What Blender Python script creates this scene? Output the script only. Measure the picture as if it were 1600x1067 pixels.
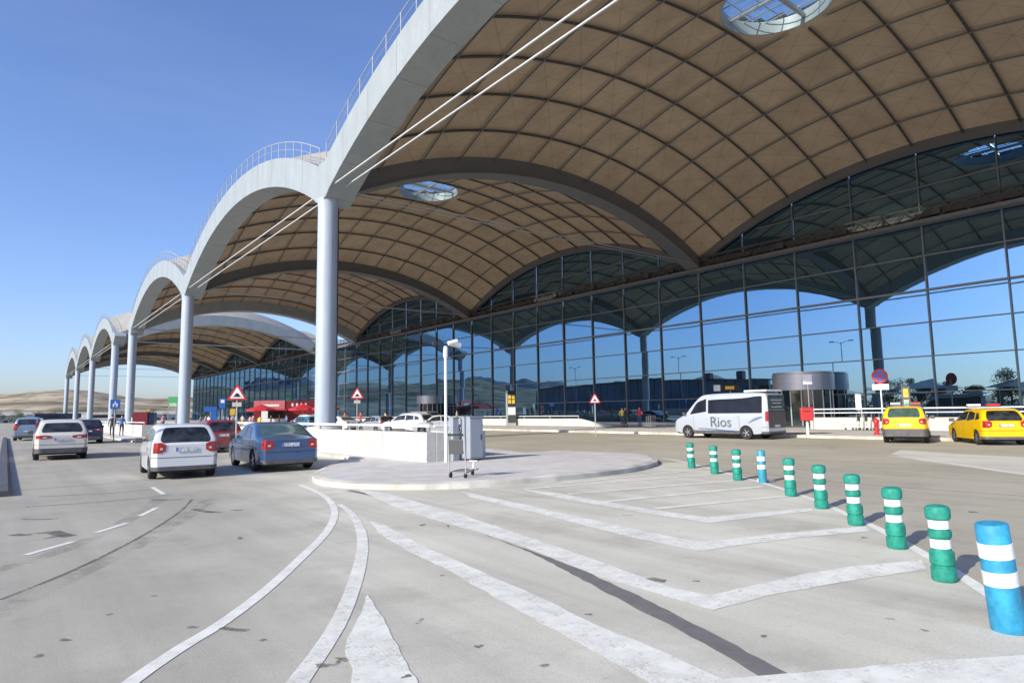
import bpy, bmesh, math, random
from mathutils import Vector, Matrix
random.seed(7)
R = math.radians
S = bpy.context.scene
COL = S.collection
for o in list(bpy.data.objects): bpy.data.objects.remove(o)

# ------------------------------------------------------------------ camera, sky, sun, exposure
F, YAW, PIT, ROL, HC = 1007.0, R(38.04), R(6.148), -0.0160, 1.7
_cy, _sy, _cp, _sp = math.cos(YAW), math.sin(YAW), math.cos(PIT), math.sin(PIT)
FWD = Vector((_sy*_cp, _cy*_cp, _sp)); RT = Vector((_cy, -_sy, 0)); UP = RT.cross(FWD)
R2 = math.cos(ROL)*RT + math.sin(ROL)*UP; U2 = -math.sin(ROL)*RT + math.cos(ROL)*UP
cam = bpy.data.cameras.new('camera'); cam.sensor_width = 36; cam.lens = F/1600*36; cam.clip_end = 30000; cam.clip_start = 0.1
co = bpy.data.objects.new('camera', cam); COL.objects.link(co)
m = Matrix((R2, U2, -FWD)).transposed().to_4x4(); m.translation = (0, 0, HC); co.matrix_world = m
S.camera = co
SUN_AZ, SUN_EL = 263.0, 27.0          # azimuth clockwise from +Y
w = bpy.data.worlds.new('World'); S.world = w; w.use_nodes = True
nt = w.node_tree; bg = nt.nodes['Background']
sky = nt.nodes.new('ShaderNodeTexSky'); sky.sky_type = 'NISHITA'; sky.sun_disc = False
sky.sun_elevation = R(SUN_EL); sky.sun_rotation = R(SUN_AZ); sky.air_density = 1.0; sky.dust_density = 1.1; sky.ozone_density = 3.0; sky.altitude = 0
tint = nt.nodes.new('ShaderNodeMixRGB'); tint.blend_type = 'MULTIPLY'; tint.inputs[0].default_value = 1; tint.inputs[2].default_value = (1.05, 1.10, 1.38, 1)
nt.links.new(sky.outputs[0], tint.inputs[1]); 
_tc = nt.nodes.new('ShaderNodeTexCoord'); _mp = nt.nodes.new('ShaderNodeMapping'); _mp.inputs['Scale'].default_value = (1.2, 1.2, 7.0); _mp.inputs['Rotation'].default_value = (.12, .1, 0)
_nz = nt.nodes.new('ShaderNodeTexNoise'); _nz.inputs['Scale'].default_value = 2.3; _nz.inputs['Detail'].default_value = 7; _nz.inputs['Roughness'].default_value = .6
_mr = nt.nodes.new('ShaderNodeMapRange'); _mr.inputs[1].default_value = .48; _mr.inputs[2].default_value = .80; _mr.inputs[4].default_value = .05
_mx = nt.nodes.new('ShaderNodeMixRGB'); _mx.inputs[2].default_value = (5.2, 5.6, 6.2, 1)
nt.links.new(_tc.outputs['Generated'], _mp.inputs[0]); nt.links.new(_mp.outputs[0], _nz.inputs['Vector']); nt.links.new(_nz.outputs['Fac'], _mr.inputs[0]); nt.links.new(_mr.outputs[0], _mx.inputs[0])
nt.links.new(tint.outputs[0], _mx.inputs[1]); nt.links.new(_mx.outputs[0], bg.inputs[0]); bg.inputs[1].default_value = 0.13
sl = bpy.data.lights.new('sun', 'SUN'); sl.energy = 4.7; sl.angle = R(0.5); sl.color = (1, .925, .77)
so = bpy.data.objects.new('sun', sl); COL.objects.link(so)
sd = Vector((math.sin(R(SUN_AZ))*math.cos(R(SUN_EL)), math.cos(R(SUN_AZ))*math.cos(R(SUN_EL)), math.sin(R(SUN_EL))))
so.rotation_euler = sd.to_track_quat('Z', 'Y').to_euler()
S.view_settings.view_transform = 'Standard'; S.view_settings.look = 'None'
S.view_settings.exposure = 0.35; S.view_settings.gamma = 1
S.render.engine = 'CYCLES'
S.cycles.max_bounces = 6; S.cycles.diffuse_bounces = 4; S.cycles.glossy_bounces = 3; S.cycles.transparent_max_bounces = 8

def G(px, py, z=0.0):                  # a point of the photograph's ground
    d = FWD*F + (px-800)*R2 - (py-533.5)*U2
    t = (z-HC)/d.z
    return Vector((d.x*t, d.y*t, z))

# ------------------------------------------------------------------ materials
MATS = {}
def mat(name, col, rough=.6, metal=0, var=.08, scale=3., bump=0, bscale=40., coat=0, spec=.5, emit=None, detail=5, var2=0, scale2=.2, aniso=None):
    if name in MATS: return MATS[name]
    m = bpy.data.materials.new(name); m.use_nodes = True; n = m.node_tree; b = n.nodes['Principled BSDF']
    b.inputs['Roughness'].default_value = rough; b.inputs['Metallic'].default_value = metal
    b.inputs['Coat Weight'].default_value = coat; b.inputs['Specular IOR Level'].default_value = spec
    tc = n.nodes.new('ShaderNodeTexCoord')
    src = tc.outputs['Object']
    if aniso:
        mp = n.nodes.new('ShaderNodeMapping'); mp.inputs['Scale'].default_value = aniso; n.links.new(src, mp.inputs[0]); src = mp.outputs[0]
    def noise(s, d=detail):
        t = n.nodes.new('ShaderNodeTexNoise'); t.inputs['Scale'].default_value = s; t.inputs['Detail'].default_value = d
        n.links.new(src, t.inputs['Vector']); return t
    c = tuple(col)+(1,)
    rgb = n.nodes.new('ShaderNodeRGB'); rgb.outputs[0].default_value = c; last = rgb.outputs[0]
    for v, s in ((var, scale), (var2, scale2)):
        if v:
            t = noise(s); mr = n.nodes.new('ShaderNodeMapRange'); mr.inputs['From Min'].default_value = .3; mr.inputs['From Max'].default_value = .7
            mr.inputs['To Min'].default_value = 1-v; mr.inputs['To Max'].default_value = 1+v
            n.links.new(t.outputs['Fac'], mr.inputs[0])
            mx = n.nodes.new('ShaderNodeVectorMath'); mx.operation = 'SCALE'
            n.links.new(last, mx.inputs[0]); n.links.new(mr.outputs[0], mx.inputs['Scale']); last = mx.outputs[0]
    n.links.new(last, b.inputs['Base Color'])
    if bump:
        t = noise(bscale); bp = n.nodes.new('ShaderNodeBump'); bp.inputs['Strength'].default_value = bump; bp.inputs['Distance'].default_value = .02
        n.links.new(t.outputs['Fac'], bp.inputs['Height']); n.links.new(bp.outputs[0], b.inputs['Normal'])
    if emit: b.inputs['Emission Color'].default_value = tuple(emit)+(1,); b.inputs['Emission Strength'].default_value = 1
    MATS[name] = m; return m

def ground_mat(name, c0, c1, stain, sc=.12, cracks=True, pale=None):
    """worn road surface: grain, broad patches, oil stains, tyre-polished streaks and cracks"""
    m = bpy.data.materials.new(name); m.use_nodes = True; n = m.node_tree; L = n.links; b = n.nodes['Principled BSDF']
    b.inputs['Roughness'].default_value = .85; b.inputs['Specular IOR Level'].default_value = .3
    tc = n.nodes.new('ShaderNodeTexCoord'); P = tc.outputs['Object']
    def noise(s, d=6, r=.6, src=P):
        t = n.nodes.new('ShaderNodeTexNoise'); t.inputs['Scale'].default_value = s; t.inputs['Detail'].default_value = d; t.inputs['Roughness'].default_value = r
        L.new(src, t.inputs['Vector']); return t.outputs['Fac']
    def rng(x, a, bb, lo=0, hi=1):
        r = n.nodes.new('ShaderNodeMapRange'); r.inputs[1].default_value = a; r.inputs[2].default_value = bb; r.inputs[3].default_value = lo; r.inputs[4].default_value = hi
        L.new(x, r.inputs[0]); return r.outputs[0]
    def mixc(f, A, B, t='MIX'):
        x = n.nodes.new('ShaderNodeMixRGB'); x.blend_type = t
        if isinstance(f, float): x.inputs[0].default_value = f
        else: L.new(f, x.inputs[0])
        for s_, i in ((A, 1), (B, 2)):
            if isinstance(s_, tuple): x.inputs[i].default_value = s_+(1,)
            else: L.new(s_, x.inputs[i])
        return x.outputs[0]
    c = mixc(rng(noise(sc), .35, .65), c0, c1)
    if pale:
        dt = n.nodes.new('ShaderNodeVectorMath'); dt.operation = 'DOT_PRODUCT'; dt.inputs[1].default_value = (1, -.25, 0); L.new(P, dt.inputs[0])
        ad = n.nodes.new('ShaderNodeMath'); ad.operation = 'ADD'; L.new(dt.outputs['Value'], ad.inputs[0]); L.new(rng(noise(.5, 5), .3, .7, -.7, .7), ad.inputs[1])
        c = mixc(rng(ad.outputs[0], -.7, 2.1), c, mixc(rng(noise(.3), .35, .65), pale[0], pale[1]))
    mp = n.nodes.new('ShaderNodeMapping'); mp.inputs['Scale'].default_value = (1.1, .06, 1); L.new(P, mp.inputs[0])
    c = mixc(rng(noise(1.2, 4, .6, mp.outputs[0]), .42, .75, 0, .45), c, stain)       # streaks along the lanes
    c = mixc(rng(noise(.55, 8, .7), .52, .72, 0, .42), c, stain); c = mixc(rng(noise(2.3, 6, .75), .35, .65, .10, 0), c, (.62, .60, .55))
    c = mixc(rng(noise(5, 3), .68, .78, 0, .4), c, stain)                               # oil spots
    g = noise(45, 3, .8); c = mixc(rng(g, .35, .72, 0, .30), c, stain); c = mixc(rng(noise(14, 4, .8), .56, .74, 0, .30), c, stain)
    vg = n.nodes.new('ShaderNodeTexVoronoi'); vg.inputs['Scale'].default_value = 160; L.new(P, vg.inputs['Vector'])
    c = mixc(rng(vg.outputs['Distance'], .0, .5, .12, 0), c, (.6, .58, .54))
    if cracks:
        mp2 = n.nodes.new('ShaderNodeMixRGB'); mp2.inputs[0].default_value = .22
        nz = n.nodes.new('ShaderNodeTexNoise'); nz.inputs['Scale'].default_value = .8; L.new(P, nz.inputs['Vector']); L.new(P, mp2.inputs[1]); L.new(nz.outputs['Color'], mp2.inputs[2])
        v = n.nodes.new('ShaderNodeTexVoronoi'); v.feature = 'DISTANCE_TO_EDGE'; v.inputs['Scale'].default_value = .16; L.new(mp2.outputs[0], v.inputs['Vector'])
        k = n.nodes.new('ShaderNodeMath'); k.operation = 'MULTIPLY'
        L.new(rng(v.outputs['Distance'], .0015, .005, .5, 0), k.inputs[0]); L.new(rng(noise(.25, 2), .5, .6), k.inputs[1])
        c = mixc(k.outputs[0], c, tuple(x*.5 for x in stain))
    L.new(c, b.inputs['Base Color'])
    bp = n.nodes.new('ShaderNodeBump'); bp.inputs['Strength'].default_value = .35; bp.inputs['Distance'].default_value = .008
    L.new(g, bp.inputs['Height']); L.new(bp.outputs[0], b.inputs['Normal'])
    MATS[name] = m; return m

def paint_mat(name, col, wear=.5, base=0.0, rough=.75, fine=38.):
    """paint or stain with real holes where it has worn away"""
    m = bpy.data.materials.new(name); m.use_nodes = True; n = m.node_tree; L = n.links; b = n.nodes['Principled BSDF']; out = n.nodes['Material Output']
    b.inputs['Roughness'].default_value = rough; b.inputs['Specular IOR Level'].default_value = .3
    tc = n.nodes.new('ShaderNodeTexCoord')
    def nz(s_, d, r_=.65):
        a = n.nodes.new('ShaderNodeTexNoise'); a.inputs['Scale'].default_value = s_; a.inputs['Detail'].default_value = d; a.inputs['Roughness'].default_value = r_
        L.new(tc.outputs['Object'], a.inputs['Vector']); return a.outputs['Fac']
    def rg(x, a, c, lo, hi):
        q = n.nodes.new('ShaderNodeMapRange'); q.inputs[1].default_value = a; q.inputs[2].default_value = c; q.inputs[3].default_value = lo; q.inputs[4].default_value = hi; L.new(x, q.inputs[0]); return q.outputs[0]
    def mt(op, x, y):
        q = n.nodes.new('ShaderNodeMath'); q.operation = op; q.use_clamp = True
        for i_, v in enumerate((x, y)):
            if isinstance(v, (int, float)): q.inputs[i_].default_value = v
            else: L.new(v, q.inputs[i_])
        return q.outputs[0]
    big = rg(nz(1.7, 5), .42, .66, 0, wear); small = rg(nz(fine, 4, .8), .40, .62, 0, 1)
    hole = mt('ADD', mt('MULTIPLY', big, small), mt('MULTIPLY', rg(nz(9, 6, .75), .56, .66, 0, 1), wear*.8))
    hole = mt('ADD', hole, base)
    t = n.nodes.new('ShaderNodeBsdfTransparent'); x = n.nodes.new('ShaderNodeMixShader'); L.new(hole, x.inputs[0]); L.new(b.outputs[0], x.inputs[1]); L.new(t.outputs[0], x.inputs[2]); L.new(x.outputs[0], out.inputs[0])
    c = n.nodes.new('ShaderNodeMixRGB'); c.inputs[1].default_value = tuple(col)+(1,); c.inputs[2].default_value = tuple(v*.84 for v in col)+(1,); L.new(rg(nz(5, 6), .4, .65, 0, 1), c.inputs[0]); L.new(c.outputs[0], b.inputs['Base Color'])
    MATS[name] = m; return m

M = {}
M['road'] = ground_mat('asphalt', (.31, .295, .25), (.445, .43, .37), (.20, .18, .155), .13, False, ((.54, .525, .445), (.665, .65, .56)))
M['lane'] = ground_mat('warm_asphalt', (.36, .335, .265), (.48, .45, .37), (.22, .20, .16), .10, False)
M['gore'] = ground_mat('pale_asphalt', (.53, .505, .45), (.66, .635, .575), (.36, .34, .30), .22, False)
M['soil'] = ground_mat('dry_soil', (.30, .24, .16), (.38, .31, .21), (.17, .15, .09), .01, False)
M['slab'] = mat('pavement_slabs', (.52, .50, .48), .85, var=.12, scale=2, bump=.2, bscale=30, var2=.06, scale2=.3)
M['kerb'] = mat('kerb_stone', (.47, .455, .41), .85, var=.30, scale=1.1, var2=.30, scale2=.35, bump=.3, bscale=25)
M['white_line'] = paint_mat('white_road_paint', (.76, .755, .70), .20)
M['worn_line'] = paint_mat('worn_road_paint', (.74, .735, .68), .42, .0)
M['tar'] = paint_mat('tar_seal', (.19, .18, .185), .5, .12)
M['patch'] = paint_mat('stain_and_shadow', (.16, .15, .135), .9, .30, fine=60.)  # also colours the painted pole shadows on the left road
M['concrete'] = mat('white_concrete', (.52, .51, .47), .8, var=.13, scale=.9, bump=.2, bscale=20, var2=.09, scale2=6)
M['edge'] = mat('pale_steel_paint', (.30, .335, .345), .45, var=.07, scale=1.2, var2=.05, scale2=7, aniso=(1, 1, .35))
M['column'] = mat('column_paint', (.36, .42, .50), .42, var=.07, scale=2, aniso=(2, 2, .12), var2=.05, scale2=9)
M['girder'] = mat('grey_steel_paint', (.13, .13, .135), .5, var=.06, scale=.5)
M['rail_grey'] = mat('galvanised_rail', (.34, .36, .38), .6, var=.1)
M['rib'] = mat('dark_rib_paint', (.055, .05, .05), .55, var=.08)
M['rod'] = mat('white_rod', (.55, .57, .58), .35, var=.03)
M['membrane'] = mat('roof_membrane', (.34, .33, .30), .8, var=.12, scale=.5)
M['white_metal'] = mat('white_metal', (.74, .76, .78), .4, var=.04)
M['grey_metal'] = mat('grey_metal', (.42, .43, .44), .4, .5, var=.08)
M['dark_metal'] = mat('dark_metal', (.05, .055, .06), .5, .2, var=.1)
M['mullion'] = mat('mullion_paint', (.17, .175, .18), .4, var=.08)
M['black'] = mat('black_rubber', (.018, .018, .02), .75, var=.2)
M['trim'] = mat('grey_plastic', (.085, .08, .085), .6, var=.2, scale=5)
M['carglass'] = mat('car_glass', (.026, .03, .036), .05, spec=.6, var=.75, scale=3.2, detail=3)
M['clearglass'] = mat('car_glass_green', (.05, .09, .08), .05, spec=1, var=.3, scale=4, coat=.5)
M['rim'] = mat('alloy_rim', (.52, .53, .55), .3, .8, var=.1)
M['tail'] = mat('tail_light_red', (.34, .012, .016), .15, coat=.6, var=.3, scale=12)
M['lampglass'] = mat('headlight', (.62, .66, .7), .1, .2, coat=.8, var=.2)
M['plate'] = mat('plate_white', (.50, .52, .55), .4, var=.5, scale=26, detail=2, aniso=(1.6, 1, .35))
M['blue_plastic'] = mat('blue_plastic', (.03, .26, .44), .6, var=.22, scale=14, var2=.15, scale2=3, bump=.15, bscale=60, spec=.35)
M['green_plastic'] = mat('green_plastic', (.018, .235, .175), .6, var=.28, scale=16, var2=.15, scale2=3, bump=.15, bscale=60, spec=.35)
M['reflective'] = mat('reflective_white', (.70, .72, .73), .5, var=.14, scale=18, var2=.08, scale2=4)
M['red'] = mat('red_paint', (.50, .025, .03), .4, var=.08)
M['darkred'] = mat('dark_red_cladding', (.17, .012, .022), .5, var=.12)
M['pink'] = mat('pink_panel', (.50, .15, .18), .5, var=.1)
M['yellow'] = mat('sign_yellow', (.62, .40, .03), .5, var=.05)
M['signblue'] = mat('sign_blue', (.03, .13, .48), .4, var=.05)
M['signwhite'] = mat('sign_white', (.78, .78, .78), .4, var=.04)
M['signgreen'] = mat('sign_green', (.12, .55, .25), .5, var=.05)
M['cabinet'] = mat('cabinet_white', (.28, .31, .36), .5, var=.04, scale=4)
M['trunk'] = mat('bark', (.13, .09, .06), .9, var=.3, scale=10, bump=.5)
M['leaf'] = mat('leaf', (.06, .085, .03), .7, var=.5, scale=.8, detail=3, var2=.3, scale2=8)
M['navyglass'] = mat('office_glass', (.11, .155, .20), .25, spec=.6, var=.35, scale=.15)
M['sailcloth'] = mat('shade_cloth', (.45, .48, .42), .7, var=.1)
M['drum'] = mat('brushed_steel', (.42, .41, .43), .36, .65, var=.08, scale=1, aniso=(1, 1, 12))

def fabric_mat():
    m = bpy.data.materials.new('tan_ceiling_panels'); m.use_nodes = True; n = m.node_tree; L = n.links; b = n.nodes['Principled BSDF']
    b.inputs['Roughness'].default_value = .8; b.inputs['Specular IOR Level'].default_value = .2
    uv = n.nodes.new('ShaderNodeUVMap'); sp = n.nodes.new('ShaderNodeSeparateXYZ'); L.new(uv.outputs[0], sp.inputs[0])
    def mth(op, a, c=None):
        x = n.nodes.new('ShaderNodeMath'); x.operation = op
        for i, s_ in enumerate((a, c)):
            if s_ is None: continue
            if isinstance(s_, (int, float)): x.inputs[i].default_value = s_
            else: L.new(s_, x.inputs[i])
        return x.outputs[0]
    u, v = sp.outputs[0], sp.outputs[1]
    def tri(x): return mth('ABSOLUTE', mth('SUBTRACT', mth('FRACT', x), .5))
    d1 = tri(mth('ADD', mth('ADD', u, v), .5)); d2 = tri(mth('ADD', mth('SUBTRACT', u, v), .5)); d3 = tri(mth('ADD', u, .0)); d4 = tri(mth('ADD', v, .0))
    mn = mth('MINIMUM', d1, d2); mn2 = mth('MINIMUM', d3, d4)
    r = n.nodes.new('ShaderNodeMapRange'); r.inputs[1].default_value = .004; r.inputs[2].default_value = .022; r.inputs[3].default_value = .80; r.inputs[4].default_value = 1; L.new(mn, r.inputs[0])
    r2 = n.nodes.new('ShaderNodeMapRange'); r2.inputs[1].default_value = .004; r2.inputs[2].default_value = .014; r2.inputs[3].default_value = .86; r2.inputs[4].default_value = 1; L.new(mn2, r2.inputs[0])
    wn = n.nodes.new('ShaderNodeTexWhiteNoise'); wn.noise_dimensions = '2D'
    fl = n.nodes.new('ShaderNodeVectorMath'); fl.operation = 'FLOOR'; L.new(uv.outputs[0], fl.inputs[0]); L.new(fl.outputs[0], wn.inputs['Vector'])
    wr = n.nodes.new('ShaderNodeMapRange'); wr.inputs[3].default_value = .95; wr.inputs[4].default_value = 1.05; L.new(wn.outputs['Value'], wr.inputs[0])
    tc = n.nodes.new('ShaderNodeTexCoord'); nz = n.nodes.new('ShaderNodeTexNoise'); nz.inputs['Scale'].default_value = .6; nz.inputs['Detail'].default_value = 8; L.new(tc.outputs['Object'], nz.inputs['Vector'])
    nr = n.nodes.new('ShaderNodeMapRange'); nr.inputs[1].default_value = .3; nr.inputs[2].default_value = .7; nr.inputs[3].default_value = .9; nr.inputs[4].default_value = 1.1; L.new(nz.outputs['Fac'], nr.inputs[0])
    k = mth('MULTIPLY', mth('MULTIPLY', r.outputs[0], r2.outputs[0]), mth('MULTIPLY', wr.outputs[0], nr.outputs[0]))
    sc = n.nodes.new('ShaderNodeVectorMath'); sc.operation = 'SCALE'; sc.inputs[0].default_value = (.435, .34, .245); L.new(k, sc.inputs['Scale'])
    L.new(sc.outputs[0], b.inputs['Base Color']); return m
M['fabric'] = fabric_mat()

def mirror_glass():
    m = bpy.data.materials.new('mirror_glazing'); m.use_nodes = True; n = m.node_tree; L = n.links
    n.nodes.remove(n.nodes['Principled BSDF']); out = n.nodes['Material Output']
    g = n.nodes.new('ShaderNodeBsdfGlossy'); g.inputs['Roughness'].default_value = .004; g.inputs['Color'].default_value = (.15, .275, .41, 1)
    d = n.nodes.new('ShaderNodeBsdfPrincipled'); d.inputs['Base Color'].default_value = (.012, .017, .018, 1); d.inputs['Roughness'].default_value = .3; d.inputs['Specular IOR Level'].default_value = 0
    a = n.nodes.new('ShaderNodeAddShader'); L.new(g.outputs[0], a.inputs[0]); L.new(d.outputs[0], a.inputs[1])
    L.new(a.outputs[0], out.inputs[0])
    tc = n.nodes.new('ShaderNodeTexCoord'); nz = n.nodes.new('ShaderNodeTexNoise'); nz.inputs['Scale'].default_value = .5; nz.inputs['Detail'].default_value = 2
    L.new(tc.outputs['Object'], nz.inputs['Vector'])
    bp = n.nodes.new('ShaderNodeBump'); bp.inputs['Strength'].default_value = .02; bp.inputs['Distance'].default_value = .05
    L.new(nz.outputs['Fac'], bp.inputs['Height']); L.new(bp.outputs[0], g.inputs['Normal'])
    return m
M['glazing'] = mirror_glass()
def clear_glass():
    m = bpy.data.materials.new('clear_glazing'); m.use_nodes = True; n = m.node_tree; L = n.links
    n.nodes.remove(n.nodes['Principled BSDF']); out = n.nodes['Material Output']
    g = n.nodes.new('ShaderNodeBsdfGlossy'); g.inputs['Roughness'].default_value = .01
    t = n.nodes.new('ShaderNodeBsdfTransparent'); t.inputs[0].default_value = (.86, .93, .94, 1)
    x = n.nodes.new('ShaderNodeMixShader'); x.inputs[0].default_value = .1; L.new(t.outputs[0], x.inputs[1]); L.new(g.outputs[0], x.inputs[2]); L.new(x.outputs[0], out.inputs[0])
    return m
M['clear'] = clear_glass()

def carpaint(name, col, metal=.3):
    return mat(name, col, .32, metal, var=.03, scale=2, coat=.8, spec=.5)

# ------------------------------------------------------------------ mesh helpers
class MB:
    def __init__(s): s.v = []; s.f = []; s.uv = None
    def add(s, vs, fs):
        k = len(s.v); s.v += [tuple(v) for v in vs]; s.f += [tuple(i+k for i in f) for f in fs]; return s
    def box(s, x0, x1, y0, y1, z0, z1, T=None):
        vs = [Vector((x, y, z)) for z in (z0, z1) for y in (y0, y1) for x in (x0, x1)]
        if T: vs = [T @ v for v in vs]
        return s.add(vs, [(0, 2, 3, 1), (4, 5, 7, 6), (0, 1, 5, 4), (1, 3, 7, 5), (3, 2, 6, 7), (2, 0, 4, 6)])
    def tube(s, p0, p1, r0, r1=None, n=8, cap=True):
        p0, p1 = Vector(p0), Vector(p1); r1 = r0 if r1 is None else r1
        q = (p1-p0).to_track_quat('Z', 'Y'); vs = []
        for p, r in ((p0, r0), (p1, r1)):
            for i in range(n):
                a = 2*math.pi*i/n; vs.append(p + q @ Vector((r*math.cos(a), r*math.sin(a), 0)))
        fs = [(i, (i+1) % n, n+(i+1) % n, n+i) for i in range(n)]
        if cap: fs += [tuple(range(n-1, -1, -1)), tuple(range(n, 2*n))]
        return s.add(vs, fs)
    def path(s, pts, r, n=6):
        pts = [Vector(p) for p in pts]; k0 = len(s.v); m_ = len(pts)
        for i, p in enumerate(pts):
            t = (pts[min(i+1, m_-1)]-pts[max(i-1, 0)]).normalized(); u = t.cross(Vector((0, 0, 1)))
            if u.length < 1e-3: u = t.cross(Vector((0, 1, 0)))
            u.normalize(); v = u.cross(t)
            s.v += [tuple(p + r*(math.cos(2*math.pi*j/n)*u + math.sin(2*math.pi*j/n)*v)) for j in range(n)]
        for i in range(m_-1):
            for j in range(n):
                a = k0+i*n+j; b = k0+i*n+(j+1) % n; s.f.append((a, a+n, b+n, b))
        s.f.append(tuple(k0+j for j in range(n))); s.f.append(tuple(k0+(m_-1)*n+n-1-j for j in range(n)))
        return s
    def grid(s, fn, nu, nv, skip=None, flip=False):
        k = len(s.v)
        for i in range(nu+1):
            for j in range(nv+1): s.v.append(tuple(fn(i/nu, j/nv)))
        for i in range(nu):
            for j in range(nv):
                if skip and skip((i+.5)/nu, (j+.5)/nv): continue
                a = k+i*(nv+1)+j; f = (a, a+nv+1, a+nv+2, a+1); s.f.append(f[::-1] if flip else f)
        return s
    def rev(s, prof, n=24, c=(0, 0, 0), T=None):
        k = len(s.v)
        for r, z in prof:
            for i in range(n):
                a = 2*math.pi*i/n; p = Vector((c[0]+r*math.cos(a), c[1]+r*math.sin(a), c[2]+z)); s.v.append(tuple(T @ p if T else p))
        for j in range(len(prof)-1):
            for i in range(n):
                a = k+j*n+i; b = k+j*n+(i+1) % n; s.f.append((a, b, b+n, a+n))
        s.f.append(tuple(k+n-1-i for i in range(n))); s.f.append(tuple(k+(len(prof)-1)*n+i for i in range(n)))
        return s
    def prism(s, poly, z0, z1, T=None):
        n = len(poly); vs = [Vector((p[0], p[1], z0)) for p in poly]+[Vector((p[0], p[1], z1)) for p in poly]
        if T: vs = [T @ v for v in vs]
        return s.add(vs, [tuple(range(n-1, -1, -1)), tuple(range(n, 2*n))]+[(i, (i+1) % n, n+(i+1) % n, n+i) for i in range(n)])
    def build(s, name, m, parent=None, smooth=None, bevel=0):
        me = bpy.data.meshes.new(name); me.from_pydata(s.v, [], s.f); me.update()
        if bevel:
            bm = bmesh.new(); bm.from_mesh(me)
            bmesh.ops.remove_doubles(bm, verts=bm.verts, dist=1e-5)
            bmesh.ops.bevel(bm, geom=[e for e in bm.edges if len(e.link_faces) == 2 and e.calc_face_angle(0) > R(30)], offset=bevel, segments=2, affect='EDGES', profile=.6)
            bm.to_mesh(me); bm.free()
        if smooth is not None:
            me.polygons.foreach_set('use_smooth', [True]*len(me.polygons)); me.set_sharp_from_angle(angle=R(smooth))
        me.materials.append(m if not isinstance(m, str) else M[m])
        o = bpy.data.objects.new(name, me); COL.objects.link(o)
        if parent: o.parent = parent
        return o

def tag(o, label=None, cat=None, group=None, kind=None):
    if label: o['label'] = label
    if cat: o['category'] = cat
    if group: o['group'] = group
    if kind: o['kind'] = kind
    return o
def empty(name, loc=(0, 0, 0), rz=0, label=None, cat=None, group=None):
    o = bpy.data.objects.new(name, None); COL.objects.link(o); o.empty_display_size = .2
    o.location = loc; o.rotation_euler = (0, 0, rz); return tag(o, label, cat, group)
KIDS = {}
def kids(o): return [c for c in bpy.data.objects if c.parent == o]
def copy_tree(o, parent=None, remap=None):
    c = o.copy(); COL.objects.link(c)
    if parent: c.parent = parent
    if remap and o.type == 'MESH':
        for sl_ in c.material_slots:
            if sl_.material and sl_.material.name in remap:
                new = remap[sl_.material.name]; sl_.link = 'OBJECT'; sl_.material = new
    for ch in kids(o): copy_tree(ch, c, remap)
    return c
def place(o, loc, rz=0, label=None, group=None, scale=None):
    o.location = loc; o.rotation_euler = (0, 0, rz)
    if label: o['label'] = label
    if group: o['group'] = group
    if scale: o.scale = (scale,)*3
    return o

# ------------------------------------------------------------------ ground, roads, hills
def sheet(name, pts, z, m, kind='structure'):
    o = MB(); n = len(pts); o.add([(p[0], p[1], z) for p in pts], [tuple(range(n))])
    ob = o.build(name, m)
    bm = bmesh.new(); bm.from_mesh(ob.data)
    bmesh.ops.triangulate(bm, faces=bm.faces)
    for f in bm.faces:
        if f.normal.z < 0: f.normal_flip()
    bm.to_mesh(ob.data); bm.free()
    if kind: ob['kind'] = kind
    return ob
gm = MB(); NR, NA = 40, 96
rad = [0]+[6*1.2**i for i in range(NR)]
rad = [r for r in rad if r < 9000]+[9000]
for i, r in enumerate(rad):
    for k in range(NA):
        a = 2*math.pi*k/NA; gm.v.append((r*math.sin(a), r*math.cos(a), -.02 if r < 400 else -1.5))
for i in range(len(rad)-1):
    for k in range(NA):
        a = i*NA+k; b = i*NA+(k+1) % NA; gm.f.append((a, a+NA, b+NA, b))
tag(gm.build('ground', 'soil'), kind='structure')
sheet('road', [(-14, -40), (34.2, -40), (34.2, 320), (-14, 320)], 0, M['road'])
sheet('lane_surface', [tuple(G(*p).xy) for p in ((1545, 926), (1475, 879), (1376, 823), (1269, 777), (1150, 744), (1062, 721), (1030, 724))]+[(15.6, 19), (16.2, 22), (16.4, 60), (34.19, 60), (34.19, -20), (12, -20), (7.5, -3)], .0012, M['lane'])

def ridge(az, r):
    return .5*math.sin(az*9.1+r*.002)+.35*math.sin(az*23+1.3+r*.004)+.2*math.sin(az*51+r*.003)+.1*math.sin(az*113+.4)
from mathutils import noise as mnoise
def hills(name, r0, r1, el, az0, az1, m, na=220, nr=26):
    h = MB()
    def fn(u, v):
        az = R(az0+(az1-az0)*u); r = r0+(r1-r0)*v
        top = math.tan(R(el(math.degrees(az))))*(r0+.7*(r1-r0))
        env = math.sin(min(1, v/.7)*math.pi/2) if v < .7 else max(0, math.cos((v-.7)/.3*math.pi/2))
        x, y = r*math.sin(az), r*math.cos(az)
        n_ = mnoise.fractal((x/260, y/260, 3.1), 1.0, 2.1, 6)
        fade = min(1, u*12, (1-u)*12)
        return x, y, -3+top*env*(1+.26*n_*(1-.4*v))*fade
    h.grid(fn, na, nr, flip=True)
    o = h.build(name, m, smooth=60); o['kind'] = 'structure'; return o
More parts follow.
